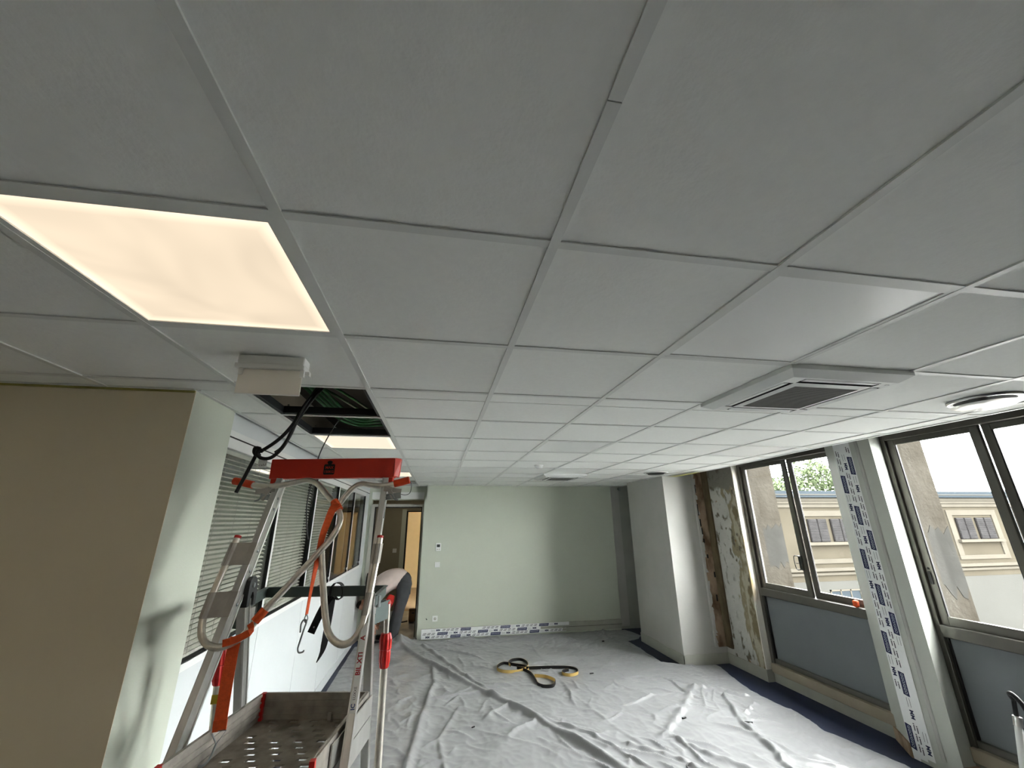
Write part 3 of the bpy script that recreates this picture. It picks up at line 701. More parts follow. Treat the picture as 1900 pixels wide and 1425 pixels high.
# black cables hanging from the hole over the left grip
t = thing('black_cable', (-.70, 2.16, 2.45), 'black cables knotted together hanging from the ceiling hole over the left grip', 'cable')
c1 = smooth_path([(-.62, 2.3, 2.62), (-.655, 2.2, 2.50), (-.676, 2.16, 2.440), (-.704, 2.15, 2.373), (-.731, 2.15, 2.302), (-.765, 2.15, 2.245), (-.80, 2.15, 2.205), (-.845, 2.152, 2.168), (-.875, 2.155, 2.150), (-.885, 2.17, 2.140), (-.905, 2.185, 2.095), (-.928, 2.195, 2.035), (-.945, 2.2, 1.99), (-.952, 2.2, 1.966)], 5)
obj('strand', MB().tube(c1, .0085, 10), M_BLACK, t, smooth=True)
c2 = smooth_path([(-.60, 2.3, 2.62), (-.64, 2.2, 2.50), (-.662, 2.165, 2.44), (-.700, 2.16, 2.36), (-.726, 2.16, 2.30), (-.74, 2.16, 2.25), (-.765, 2.16, 2.185), (-.80, 2.16, 2.138), (-.83, 2.158, 2.124), (-.86, 2.155, 2.13), (-.872, 2.15, 2.15), (-.862, 2.14, 2.165), (-.845, 2.145, 2.155)], 5)
obj('strand', MB().tube(c2, .0085, 10), M_BLACK, t, smooth=True)
c3 = smooth_path([(-.64, 2.32, 2.62), (-.665, 2.2, 2.50), (-.685, 2.175, 2.43), (-.72, 2.17, 2.34), (-.738, 2.17, 2.29), (-.752, 2.17, 2.23), (-.775, 2.17, 2.18), (-.80, 2.168, 2.155)], 5)
obj('strand', MB().tube(c3, .008, 10), M_BLACK, t, smooth=True)
obj('knot', MB().tube(smooth_path([(-.858, 2.14, 2.168), (-.88, 2.14, 2.172), (-.888, 2.155, 2.155), (-.878, 2.165, 2.14), (-.862, 2.15, 2.14)], 5), .009, 8), M_BLACK, t, smooth=True)
tg = obj('tag', MB().box(-.872, -.832, 2.18, 2.1815, 2.085, 2.13), M_FILM, t)
vs, fs = text_mesh('cabl', .020); mb = MB(); mb.add_mesh(vs, fs, lambda v: Vector((-.852 + v.x, 2.1795, 2.096 + v.y))); obj('tag_print', mb, M_INK, tg)
tag(obj('grey_wire', MB().tube(smooth_path([(-.60, 2.75, 2.50), (-.633, 2.62, 2.43), (-.67, 2.60, 2.341), (-.70, 2.60, 2.258), (-.718, 2.6, 2.183), (-.73, 2.59, 2.05), (-.735, 2.58, 1.92), (-.715, 2.57, 1.80), (-.70, 2.57, 1.74)], 6), .0035, 6), M_DARK, smooth=True),
    'thin grey wire dropping from the ceiling hole behind the red bar', 'cable')

# yellow masking tape along the ceiling edges
tag(obj('masking_tape', MB().box(-4.5, -1.187, 2.115, 2.119, 2.430, 2.440), M_YTAPE), 'yellow masking tape along the top of the taupe wall', 'tape', 'yellow masking tape strips')
mb = MB().hexa([(3.40, 4.95, 2.42), (3.50, 5.2, 2.43), (3.50, 5.66, 2.43), (3.33, 5.66, 2.425)], [(3.40, 4.95, 2.422), (3.50, 5.2, 2.432), (3.50, 5.66, 2.432), (3.33, 5.66, 2.427)])
tag(obj('masking_tape', mb, M_YTAPE), 'yellow masking tape flap at the ceiling edge above the white pilaster', 'tape', 'yellow masking tape strips')

# ------------------------------------------------------------------ glazed partition
t = thing('glazed_partition', (PX, 5.1, 0), 'white glazed office partition with solid lower panels, left behind the ladder', 'partition')
posts = [2.545, 3.56, 4.545, 5.53, 6.56, 7.52]
obj('skirting', MB().box(PX - .06, PX + .008, 2.53, 7.9, 0, .10), M_WHITEPANEL, t)
pan = [2.535, 3.56, 4.58, 5.515, 6.56, 7.52, 7.9]
for a, b in zip(pan, pan[1:]):
    top = 1.13 if b < 7.6 else 2.31
    obj('lower_panel', MB().box(PX - .06, PX, a + .003, b - .003, .10, top), M_WHITEPANEL, t, bevel=.002)
obj('joint_backing', MB().box(PX - .055, PX - .004, 2.535, 7.9, .10, 1.12), M_GREYPANEL, t)
obj('sill_rail', MB().box(PX - .085, PX + .006, 2.535, 7.52, 1.13, 1.165), M_FRAME if False else M_PLASTIC, t)
obj('sill_gasket', MB().box(PX - .08, PX + .003, 2.535, 7.52, 1.165, 1.172), M_GASKET, t)
obj('head_rail', MB().box(PX - .085, PX + .006, 2.535, 7.52, 2.245, 2.305), M_PLASTIC, t)
obj('head_gasket', MB().box(PX - .08, PX + .003, 2.535, 7.9, 2.305, 2.315), M_GASKET, t)
obj('header_band', MB().box(PX - .07, PX - .002, 2.535, 7.9, 2.315, 2.352), M_GREYPANEL if False else M_PLASTIC, t)
obj('header_panel', MB().box(PX - .06, PX, 2.535, 7.9, 2.352, 2.46), M_WHITEPANEL, t)
obj('upper_closure', MB().box(PX - .06, PX - .02, 2.535, 7.9, 2.46, 2.9), M_GREYWALL, t)
for k, y in enumerate(posts):
    po = obj('post', MB().box(PX - .085, PX + .006, y - .014, y + .014, 1.165, 2.245), M_PLASTIC, t)
    obj('post_gasket', MB().box(PX - .08, PX + .004, y - .019, y - .014, 1.165, 2.245).box(PX - .08, PX + .004, y + .014, y + .019, 1.165, 2.245), M_GASKET, po)
for a, b in zip(posts, posts[1:]):
    obj('glass_pane', MB().box(PX - .012, PX - .008, a + .019, b - .019, 1.172, 2.245), M_PGLASS, t)
    obj('handle_stop', MB().box(PX - .0, PX + .012, b - .05, b - .03, 1.20, 1.225), M_PLASTIC, t)
# venetian blinds inside the glazing
blab = ['white venetian blind in the partition bay next to the pale wall end', 'white venetian blind in the second partition bay, behind the ladder top', 'white venetian blind in the third partition bay, behind the orange hanging strap']
for k in range(3):
    a, b = posts[k] + .03, posts[k + 1] - .03 - (.0 if k < 2 else .12); x = PX - .042
    t = thing('venetian_blind', (x, (a + b) / 2, 1.17), blab[k], 'blind', 'venetian blinds in the partition')
    obj('head_box', MB().box(x - .014, x + .014, a, b, 2.22, 2.245), M_SLAT, t)
    sl = MB(); hw = .0125; tilt = -math.radians(30); dx, dz = hw * math.cos(tilt), hw * math.sin(tilt)
    sl.quad((x - dx, a, -dz), (x, a, .0025), (x, b, .0025), (x - dx, b, -dz)); sl.quad((x, a, .0025), (x + dx, a, dz), (x + dx, b, dz), (x, b, .0025))
    so = obj('slat', sl, M_SLAT, t); me = so.data; z = 1.20
    base = so.location.copy()
    so.location = base + Vector((0, 0, z)); z += .0262
    while z < 2.215:
        c = bpy.data.objects.new('slat', me); C.objects.link(c); c.parent = t; c.location = base + Vector((0, 0, z)); z += .0262
    n = 4
    for q in range(n):
        yy = a + (b - a) * (q + .5) / n
        obj('ladder_cord', MB().tube([(x + .014, yy, 1.185), (x + .014, yy, 2.225)], .0012, 5).tube([(x - .014, yy, 1.185), (x - .014, yy, 2.225)], .0012, 5), M_SLAT, t)
    obj('bottom_bar', MB().box(x - .012, x + .012, a, b, 1.175, 1.19), M_SLAT, t)
# lit panels in the office ceiling (seen through the glass)
for k, (yy, xx, lab) in enumerate(((3.1, -2.2, 'lit panel light on the office ceiling behind the first blind'), (4.3, -2.2, 'lit panel light on the office ceiling behind the second blind'), (6.2, -2.2, 'lit panel light on the office ceiling near the beige door'), (3.6, -3.4, 'lit panel light on the office ceiling far from the partition'))):
    t = thing('ceiling_panel_light', (xx, yy, 2.5), lab, 'light', 'office ceiling panel lights')
    obj('frame', MB().box(xx - .3, xx + .3, yy - .3, yy + .3, 2.494, 2.5), M_TEE, t); obj('diffuser', MB().box(xx - .28, xx + .28, yy - .28, yy + .28, 2.489, 2.493), M_LEDF, t)
for (xx, yy, lab) in ((-.6, 9.0, 'lit panel light on the corridor ceiling just past the doorway'), (-.2, 11.8, 'lit warm panel light in the room beyond the corridor')):
    t = thing('ceiling_panel_light', (xx, yy, 2.45), lab, 'light', 'corridor ceiling panel lights')
    obj('frame', MB().box(xx - .3, xx + .3, yy - .3, yy + .3, 2.444, 2.45), M_TEE, t)
    obj('diffuser', MB().box(xx - .28, xx + .28, yy - .28, yy + .28, 2.439, 2.443), emis('lit_warm_panel', (1.0, .80, .54), 6.0) if yy > 10 else emis('lit_dim_panel', (1, .88, .70), 5.0), t)

# ------------------------------------------------------------------ far wall fittings
t = thing('thermostat', (.045, FAR, 1.345), 'white wall thermostat with dark little screen on the far wall', 'thermostat')
obj('body', MB().box(.0, .09, FAR - .022, FAR, 1.345, 1.47), M_PLASTIC, t, bevel=.006); obj('screen', MB().box(.018, .072, FAR - .024, FAR - .021, 1.405, 1.45), M_DARK, t)
obj('button', MB().box(.02, .04, FAR - .025, FAR - .021, 1.365, 1.38).box(.05, .07, FAR - .025, FAR - .021, 1.365, 1.38), M_SKIRT, t)
t = thing('light_switch', (.042, FAR, 1.085), 'square white light switch below the thermostat on the far wall', 'light switch')
obj('plate', MB().box(.0, .084, FAR - .01, FAR, 1.085, 1.169), M_PLASTIC, t, bevel=.004); obj('rocker', MB().box(.022, .062, FAR - .016, FAR - .009, 1.105, 1.149), M_PLASTIC, t, bevel=.003)
t = thing('power_socket', (.045, FAR, .27), 'white round-well power socket low on the far wall', 'power socket')
obj('plate', MB().box(.0, .085, FAR - .01, FAR, .27, .355), M_PLASTIC, t, bevel=.004)
obj('well', MB().lathe((.043, FAR - .011, .3125), [(.022, -.001), (.022, .006)], 20, 'y'), M_SKIRT, t); obj('pin', MB().lathe((.05, FAR - .014, .32), [(.004, -.01), (.004, .01)], 8, 'y'), M_CHROME, t)
tag(obj('cable_stub', MB().tube([(-.10, FAR, .318), (-.095, FAR - .03, .315)], .006, 8).tube([(-.095, FAR - .03, .315), (-.085, FAR - .035, .308)], .007, 8), M_BLACK), 'short black cable stub poking out of the far wall left of the socket', 'cable stub')
t = thing('light_switch', (-.913, 10.2, 1.165), 'pale light switch on the dim corridor wall beyond the doorway', 'light switch')
obj('plate', MB().box(-.955, -.871, 10.19, 10.2, 1.165, 1.25), M_PLASTIC, t); obj('rocker', MB().box(-.935, -.891, 10.185, 10.19, 1.185, 1.23), M_PLASTIC, t)
# trunking along the far wall
t = thing('cable_trunking', (1.5, FAR, .03), 'grey plastic cable trunking along the foot of the far wall', 'cable trunking')
obj('base_channel', MB().box(-.17, 3.275, FAR - .03, FAR, .035, .165), M_SKIRT, t)
obj('cover', MB().box(2.2, 3.275, FAR - .036, FAR - .03, .115, .160), M_SKIRT, t, bevel=.003); obj('cover', MB().box(2.2, 3.275, FAR - .036, FAR - .03, .045, .085), M_SKIRT, t, bevel=.003)
obj('groove', MB().box(2.2, 3.28, FAR - .033, FAR - .0295, .098, .103), M_DARK, t)
obj('top_ledge', MB().box(-.17, 3.28, FAR - .034, FAR, .165, .172), M_SKIRT, t)
tag(obj('pipe_bracket', MB().tube([(3.46, 7.72, 2.40), (3.46, 7.64, 2.40)], .018, 10).box(3.44, 3.48, 7.63, 7.65, 2.36, 2.42), M_GALV), 'small grey pipe bracket high in the recess at the far right corner', 'bracket')

# printed protective film: strips with repeated blocks, logos and small print
def film(name, O, U, V, L, W, phase, label, group, wrinkle=()):
    """O origin corner, U along, V across (unit vectors), normal N = U x V or its opposite towards the room"""
    O, U, V = Vector(O), Vector(U).normalized(), Vector(V).normalized(); Nn = U.cross(V)
    c = O + U * (L / 2); t = thing(name, tuple(c), label, 'protective film', group)
    def q(mb, u0, u1, v0, v1, h, sk=0.):
        mb.quad(*(O + U * (u + (v / W) * sk) + V * v + Nn * h for u, v in ((u0, v0), (u1, v0), (u1, v1), (u0, v1))))
    b = MB(); n = max(2, int(L / .05))
    for k in range(n): 
        h0 = .001 + .0015 * abs(noise.noise((k * .7, phase * 9, 0))); h1 = .001 + .0015 * abs(noise.noise(((k + 1) * .7, phase * 9, 0)))
        u0, u1 = L * k / n, L * (k + 1) / n
        b.quad(O + U * u0 + Nn * h0, O + U * u1 + Nn * h1, O + U * u1 + V * W + Nn * h1, O + U * u0 + V * W + Nn * h0)
    obj('backing', b, M_FILM, t)
    pr = MB(); per = .66; H = .0035; u = -per * phase
    tv, tf = text_mesh('GGO/GGO', .030, .01); lv, lf = text_mesh('MM', .042, .03)
    while u < L:
        def ok(a, b_): return a > .005 and b_ < L - .005 and not any(w0 < (a + b_) / 2 < w1 for w0, w1 in wrinkle)
        if ok(u, u + .165):
            pr.m = 0; q(pr, u, u + .165, W * .10, W * .90, H, .012)
            pr.m = 2; pr.add_mesh(tv, tf, lambda v: O + U * (u + .088 + v.x) + V * (W * .52 + v.y) + Nn * (H + .0006))
        if ok(u + .18, u + .25):
            pr.m = 1
            for vv in (.32, .68): q(pr, u + .185, u + .25, W * vv - .0014, W * vv + .0014, H)
        if ok(u + .27, u + .335):
            pr.m = 0; pr.add_mesh(lv, lf, lambda v: O + U * (u + .30 + v.x) + V * (W * .52 + v.y) + Nn * H)
        for k in range(4):
            a = u + .36 + k * .07
            if ok(a, a + .05):
                pr.m = 1
                for vv in (.34, .70):
                    d = .012 if vv > .5 else 0
                    q(pr, a + d, a + d + .007, W * vv - .005, W * vv + .005, H); q(pr, a + d + .011, a + d + .050, W * vv - .003, W * vv + .0045, H)
        u += per
    tag(obj('print', pr, [M_NAVY, M_INK, M_WHITEINK], t), kind='stuff')
    return t
G1 = 'printed film strips along the far wall'
film('protective_film', (-.165, FAR - .032, .028), (1, 0, .004), (0, 0, 1), 2.43, .052, .30, 'lowest of the three blue-printed film strips along the far wall foot', G1)
film('protective_film', (-.165, FAR - .034, .075), (1, 0, .004), (0, 0, 1), 1.98, .050, .62, 'middle of the three blue-printed film strips along the far wall foot', G1)
film('protective_film', (-.165, FAR - .036, .122), (1, 0, .003), (0, 0, 1), 2.48, .050, .05, 'topmost of the three blue-printed film strips along the far wall foot', G1, wrinkle=((.75, 1.0), (2.25, 2.48)))
G2 = 'printed film strips on the window pillar'
XP = 3.858
film('protective_film', (XP, 3.43, 2.52), (0, 0, -1), (0, -1, 0), 2.52, .058, .55, 'blue-printed film strip on the window pillar, leftmost of three', G2, wrinkle=((2.05, 2.35),))
film('protective_film', (XP - .001, 3.373, 2.52), (0, 0, -1), (0, -1, 0), 2.50, .058, .12, 'blue-printed film strip on the window pillar, middle of three', G2)
film('protective_film', (XP - .002, 3.316, 2.52), (0, 0, -1), (0, -1, 0), 2.48, .058, .80, 'blue-printed film strip on the window pillar, rightmost of three', G2, wrinkle=((1.75, 2.2),))

# ------------------------------------------------------------------ platform ladder
lad = thing('platform_ladder', (-.55, 2.1, 0), 'aluminium platform ladder with red top bar and bent handrail gates', 'ladder')
def st(side, z):    # centre line of a front stile at height z
    if side == 'L': return Vector((-.957 + (.165 / 2.024) * z, 2.294 + (z - 2.024) * .3545, z))
    return Vector((-.283 + (.016 / 1.993) * z, 2.204 + (z - 1.993) * .3664, z))
for s in 'LR':
    a, b = st(s, 0.0), st(s, 2.03); sg = 1 if s == 'L' else -1
    mb = MB(); mb.beam(a, b, (1, 0, 0), .022, .072)
    mb.beam(a, b, (1, 0, 0), .006, .012, (.012 * sg, .032)); mb.beam(a, b, (1, 0, 0), .006, .012, (.012 * sg, -.032))
    mb.beam(a, b, (1, 0, 0), .004, .010, (-.012 * sg, -.032))
    so = obj('stile', mb, M_ALU, lad, bevel=.0015)
    d = (b - a).normalized()
    for z in ((1.943, 1.891, 1.706, 1.625, 1.50) if s == 'L' else (1.93, 1.88, 1.62)):
        p = st(s, z) + Vector((.013 * sg, 0, 0)); obj('rivet', MB().lathe(p, [(.007, 0), (.006, .003 * sg), (.002, .005 * sg)], 10, 'x'), M_GALV, so)
    obj('foot', MB().beam(a, a + d * .07, (1, 0, 0), .034, .086), M_BLACK, so)
for z in (.26, .52, .78): obj('rung', MB().beam(st('L', z), st('R', z), (0, 0, 1), .03, .075), M_ALUD, lad)
# red top bar
bl, br = Vector((-.848, 2.315, 2.09)), Vector((-.230, 2.225, 2.095))
ux = (br - bl).normalized(); fy = Vector((-ux.y, ux.x, 0)).normalized(); up = Vector((0, 0, 1))
mb = MB(); mb.beam(bl, br, (0, 0, 1), .098, .004, (0, 0))
mb = MB()
mb.beam(bl - fy * .024, br - fy * .024, (0, 0, 1), .098, .004); mb.beam(bl + up * .047, br + up * .047, (0, 0, 1), .004, .05); mb.beam(bl - up * .047, br - up * .047, (0, 0, 1), .004, .05); mb.beam(bl + fy * .024, br + fy * .024, (0, 0, 1), .098, .004)
for p, s in ((bl, 1), (br, -1)):
    mb.beam(p - up * .049, p + up * .049, ux, .004, .05)
    q_ = p + ux * .028 * s; mb.beam(q_ - up * .095, q_ - up * .049, ux, .05, .030)
mb.hexa([br + Vector((0, -.026, -.045)), br + Vector((.022, -.0, -.045)), br + Vector((.022, .05, -.045)), br + Vector((0, .026, -.045))], [br + Vector((0, -.026, .049)), br + Vector((.030, .0, .049)), br + Vector((.030, .05, .049)), br + Vector((0, .026, .049))])
bar = obj('top_bar', mb, M_REDP, lad, bevel=.002)
c0 = bl + (br - bl) * .475 - fy * .0268 + up * .004
mb = MB()
def on_bar(u, v, h=0.): return c0 + ux * u + up * v - fy * h
ring = [(-.024, -.036), (.024, -.036), (.028, -.032), (.028, .012), (.024, .017), (-.024, .017), (-.028, .012), (-.028, -.032)]
mb.quad(*(on_bar(u, v) for u, v in ring)); mb.quad(*(on_bar(.012 * math.cos(a * .7854) * 1.2, .026 + .009 * math.sin(a * .7854)) for a in range(8))); mb.quad(on_bar(-.008, .015), on_bar(.008, .015), on_bar(.012, .026), on_bar(-.012, .026))
ic = obj('load_symbol', mb, M_GASKET, bar)
mb = MB()
for s_, v0, sz in (('MAX', -.001, .019), ('150KG', -.022, .0175)):
    vs, fs = text_mesh(s_, sz, .01); mb.add_mesh(vs, fs, lambda v: on_bar(v.x, v0 + v.y, .0006))
obj('lettering', mb, M_REDP, ic) if False else obj('load_lettering', mb, M_REDP, bar)
for p in (bl + ux * .03, br - ux * .03): obj('bolt', MB().lathe(p - up * .075 - fy * .016, [(.007, -.006), (.007, .0)], 8, 'y'), M_GALV, bar)
# gate tubes
tubeL = [(-.985, 2.262, 2.024), (-.905, 2.25, 2.007), (-.812, 2.238, 2.000), (-.712, 2.229, 2.016), (-.655, 2.224, 2.029), (-.617, 2.216, 2.022), (-.586, 2.206, 2.003), (-.535, 2.18, 1.955), (-.488, 2.157, 1.913), (-.461, 2.14, 1.875), (-.449, 2.125, 1.842), (-.452, 2.11, 1.806), (-.469, 2.10, 1.768), (-.491, 2.092, 1.734), (-.60, 2.056, 1.591), (-.691, 2.026, 1.474), (-.73, 2.010, 1.413), (-.765, 2.004, 1.385), (-.815, 2.004, 1.368), (-.862, 2.012, 1.378), (-.897, 2.028, 1.407), (-.914, 2.048, 1.452), (-.917, 2.068, 1.50), (-.905, 2.12, 1.64), (-.892, 2.162, 1.765)]
go = obj('gate_tube', MB().tube(smooth_path(tubeL, 3), .0135, 14), M_ALUTUBE, lad, smooth=True)
obj('end_cap', MB().tube([(-.8921, 2.1615, 1.763), (-.891, 2.165, 1.774)], .0145, 14), M_RED, go)
obj('grip', MB().tube([(-1.0, 2.272, 2.027), (-.965, 2.26, 2.021), (-.905, 2.25, 2.007)], .018, 16), M_ORANGE, go, smooth=True)
tubeR = [(-.165, 2.168, 2.026), (-.251, 2.173, 2.003), (-.325, 2.185, 2.002), (-.375, 2.196, 2.011), (-.41, 2.198, 2.000), (-.445, 2.19, 1.962), (-.48, 2.172, 1.900), (-.508, 2.155, 1.850), (-.522, 2.14, 1.800), (-.518, 2.12, 1.745), (-.500, 2.09, 1.675), (-.475, 2.055, 1.585), (-.443, 2.012, 1.480), (-.428, 1.995, 1.440), (-.413, 1.98, 1.408), (-.385, 1.966, 1.380), (-.348, 1.956, 1.366), (-.312, 1.955, 1.378), (-.288, 1.962, 1.412), (-.275, 1.975, 1.46), (-.262, 2.03, 1.61), (-.256, 2.085, 1.758)]
go = obj('gate_tube', MB().tube(smooth_path(tubeR, 3), .0135, 14), M_ALUTUBE, lad, smooth=True)
obj('end_cap', MB().tube([(-.2561, 2.0845, 1.757), (-.2555, 2.088, 1.767)], .0145, 14), M_RED, go)
obj('grip', MB().tube([(-.148, 2.166, 2.030), (-.190, 2.169, 2.018), (-.222, 2.171, 2.010)], .018, 16), M_ORANGE, go, smooth=True)
# brackets that clip the gate tubes to the stiles
def bracket(side, z0, z1, pt):
    mb = MB(); pts0 = []
    for z in (z0, z1):
        s0 = st(side, z); g = pt(z); sg = -1 if side == 'L' else 1
        prof = []
        for a in range(9):
            an = math.radians(-100 + a * 28) if side == 'L' else math.radians(-80 - a * 28)
            prof.append(Vector((g.x - .0165 * math.cos(an) * (1 if side == 'L' else 1) * (1), g.y + .0165 * math.sin(an), z)))
        if side == 'L': prof = [Vector((g.x + .0165 * math.cos(math.radians(a)), g.y + .0165 * math.sin(math.radians(a)), z)) for a in range(60, 340, 30)]
        else: prof = [Vector((g.x + .0165 * math.cos(math.radians(a)), g.y + .0165 * math.sin(math.radians(a)), z)) for a in range(120, -160, -30)]
        fr = s0 + Vector((-.012 * sg * 0, -.041, 0))
        prof += [Vector((s0.x - .013 * (1 if side == 'L' else -1), s0.y - .042, z)), Vector((s0.x + .0135 * (1 if side == 'L' else -1), s0.y - .042, z)), Vector((s0.x + .0135 * (1 if side == 'L' else -1), s0.y - .022, z))]
        pts0.append(prof)
    A, B = pts0; n = len(mb.v); k = len(A); mb.v += [tuple(p) for p in A] + [tuple(p) for p in B]
    for i in range(k - 1): mb.f.append((n + i, n + i + 1, n + k + i + 1, n + k + i)); mb.mi.append(0)
    o = obj('tube_bracket', mb, M_CLAMP, lad); so = o.modifiers.new('s', 'SOLIDIFY'); so.thickness = .003; so.offset = 0
def along(P):
    P = [Vector(p) for p in P]
    def f(z):
        for a, b in zip(P, P[1:]):
            if a.z <= z <= b.z: return a + (b - a) * ((z - a.z) / (b.z - a.z))
        return P[-1] if z > P[-1].z else P[0]
    return f
bracket('L', 1.655, 1.745, along(tubeL[-4:])); bracket('L', 1.465, 1.555, along(tubeL[-4:]))
bracket('R', 1.655, 1.735, along(tubeR[-4:])); bracket('R', 1.465, 1.545, along(tubeR[-4:]))
# latches at the stile heads
for s, sg in (('L', -1), ('R', 1)):
    p = st(s, 1.985); mb = MB()
    mb.beam(p + Vector((0, -.045, .0)), p + Vector((.085 * sg, -.05, -.012)), (0, 0, 1), .022, .004); mb.beam(p + Vector((.02 * sg, -.05, .008)), p + Vector((.05 * sg, -.05, -.05)), (0, 1, 0), .02, .018)
    mb.lathe(p + Vector((.035 * sg, -.055, 0)), [(.008, -.006), (.008, .0)], 10, 'y')
    obj('latch', mb, M_CLAMP, lad)
    mb = MB(); q_ = st(s, 1.945); a = .085 if s == 'R' else .055
    mb.beam(q_ + Vector((.012 * sg, -.03, 0)), q_ + Vector((a * sg, -.04, .008)), (0, 0, 1), .028, .003); mb.tube(smooth_path([q_ + Vector((.015 * sg, -.035, .01)), q_ + Vector((.04 * sg, -.045, .012)), q_ + Vector((.055 * sg, -.045, -.008)), q_ + Vector((.075 * sg, -.045, -.015))], 4), .004, 6)
    mb.beam(q_ + Vector((.012 * sg, -.03, -.1)), q_ + Vector((.012 * sg, -.03, 0)), (1, 0, 0), .004, .02)
    obj('safety_clip', mb, M_GALV, lad)
# hinge and rear legs
for s, X in (('L', -.826), ('R', -.283)):
    top = Vector((X, 2.185, 1.50)); foot = Vector((X - .004 if s == 'L' else X + .012, 2.745, .0)); sg = 1 if s == 'L' else -1
    mb = MB(); mb.beam(foot, top, (1, 0, 0), .030, .060); mb.beam(foot, top, (1, 0, 0), .006, .010, (.016 * sg, .024)); mb.beam(foot, top, (1, 0, 0), .006, .010, (.016 * sg, -.024))
    lo = obj('rear_leg', mb, M_ALU, lad, bevel=.0015)
    obj('rubber_foot', MB().beam(foot, foot + (top - foot).normalized() * .06, (1, 0, 0), .04, .07), M_BLACK, lo)
    hp = Vector((X + .006 * sg, 2.155, 1.565))
    mb = MB()
    arc = [(-.034, .0), (-.030, .022), (-.012, .036), (.012, .036), (.034, .024), (.046, -.005), (.052, -.045), (.052, -.085), (.030, -.085), (.026, -.05), (.014, -.03), (.004, -.03), (-.004, -.05), (-.008, -.085), (-.03, -.085), (-.034, -.04)]
    n = len(mb.v); k = len(arc)
    for xo in (-.012, .022): mb.v += [tuple(hp + Vector((xo * sg, .03 + u * 1.1, v))) for u, v in arc]
    mb.f.append(tuple(n + i for i in range(k))); mb.f.append(tuple(n + k + i for i in reversed(range(k)))); mb.mi += [0, 0]
    for i in range(k): j = (i + 1) % k; mb.f.append((n + i, n + k + i, n + k + j, n + j)); mb.mi.append(0)
    ho = obj('hinge', mb, M_DARK, lad, bevel=.002)
    obj('hinge_bolt', MB().lathe(hp + Vector((.022 * sg, .03, .0)), [(.011, 0), (.010, .006 * sg), (.004, .006 * sg)], 12, 'x'), M_GALV, ho)
    mb = MB().box(X - .012, X + .012, 2.19, 2.30, 1.41, 1.46); obj('link_plate', mb, M_CLAMP, lad)
# rear guard rail: U of angle section
pts = [(-.835, 2.21, 1.478), (-.862, 2.55, 1.483), (-.250, 2.47, 1.483), (-.268, 2.20, 1.478)]
mb = MB()
for a, b in zip(pts, pts[1:]):
    a, b = Vector(a), Vector(b); mb.beam(a, b, (0, 0, 1), .048, .003); mb.beam(a + up * .024, b + up * .024, (0, 0, 1), .003, .02)
obj('rear_guard_rail', mb, M_RAIL, lad)
obj('rail_joint', MB().lathe((-.262, 2.28, 1.44), [(.012, 0), (.012, .05)], 10).box(-.275, -.235, 2.40, 2.41, 1.37, 1.45), M_GALV, lad)
obj('pole_plate', MB().beam((-.275, 2.30, 1.405), (-.222, 2.42, 1.405), (0, 0, 1), .085, .006), M_RAIL, lad); obj('pole_plate', MB().beam((-.83, 2.30, 1.405), (-.925, 2.36, 1.405), (0, 0, 1), .085, .006), M_RAIL, lad)
# telescopic stabiliser poles
for (a, b, zc) in (((-.229, 2.42, 1.43), (-.205, 2.46, 0), 1.225), ((-.968, 2.36, 1.47), (-.865, 2.45, 0), 1.215)):
    a, b = Vector(a), Vector(b)
    def at(z): return a + (b - a) * ((a.z - z) / a.z)
    po = obj('stabiliser_pole', MB().tube([at(a.z), at(1.20)], .0135, 14).tube([at(1.18), at(0.03)], .0175, 14), M_ALUTUBE, lad, smooth=True)
    obj('pole_cap', MB().tube([at(a.z), at(a.z + .012)], .017, 14, rads=[.018, .014]), M_RED, po)
    mb = MB(); c = zc; R = [(.052, .016), (.050, .024), (.03, .031), (-.02, .030), (-.024, .025), (-.03, .0275), (-.06, .0275), (-.09, .022), (-.095, .019)]
    R = [(.072, .017), (.070, .024), (.045, .031), (.002, .030), (-.002, .0255), (-.008, .0275), (-.050, .0275), (-.078, .022), (-.082, .019)]
    base = len(mb.v); n = 40
    for dz, r in R:
        p = at(c + dz)
        for k in range(n):
            rr = r * (1.0 if k % 4 < 2 else .91); an = 2 * math.pi * k / n; mb.v.append((p.x + rr * math.cos(an), p.y + rr * math.sin(an), p.z))
    for i in range(len(R) - 1):
        for k in range(n):
            q0 = base + i * n + k; q1 = base + i * n + (k + 1) % n; mb.f.append((q0, q0 + n, q1 + n, q1)); mb.mi.append(0)
    obj('pole_clamp', mb, M_RED, po)
    obj('pole_foot', MB().tube([at(.035), at(0.0)], .024, 14, rads=[.02, .026]), M_BLACK, po)
obj('inspection_tag', MB().box(-.955, -.915, 2.365, 2.369, 1.065, 1.10), M_YELLOW, lad)
# deck with punched holes
BLc, BRc, FRc, FLc = Vector((-.712, 2.268, 1.03)), Vector((-.262, 2.19, 1.03)), Vector((-.345, 1.66, 1.03)), Vector((-.802, 1.715, 1.03))
def dk(u, v, z=0.): 
    p = FLc.lerp(FRc, u).lerp(BLc.lerp(BRc, u), v); return Vector((p.x, p.y, p.z + z))
mb = MB(); rows = 13
for r in range(rows):
    v0, v1 = r / rows, (r + 1) / rows; g0 = v0 + (v1 - v0) * .24; g1 = v0 + (v1 - v0) * .76
    for (a, b) in ((v0, g0), (g1, v1)): mb.quad(dk(0, a), dk(1, a), dk(1, b), dk(0, b))
    off = .05 + ((rows - r) * .055) % .196
    keep = [(off + k * .196, off + k * .196 + .078) for k in range(5) if off + k * .196 + .078 < .965]
    u = 0.
    for c in keep: mb.quad(dk(u, g0), dk(c[0], g0), dk(c[0] + .012, g1), dk(u + (.012 if u else 0), g1)); u = c[1]
    mb.quad(dk(u, g0), dk(1, g0), dk(1, g1), dk(u + .012, g1))
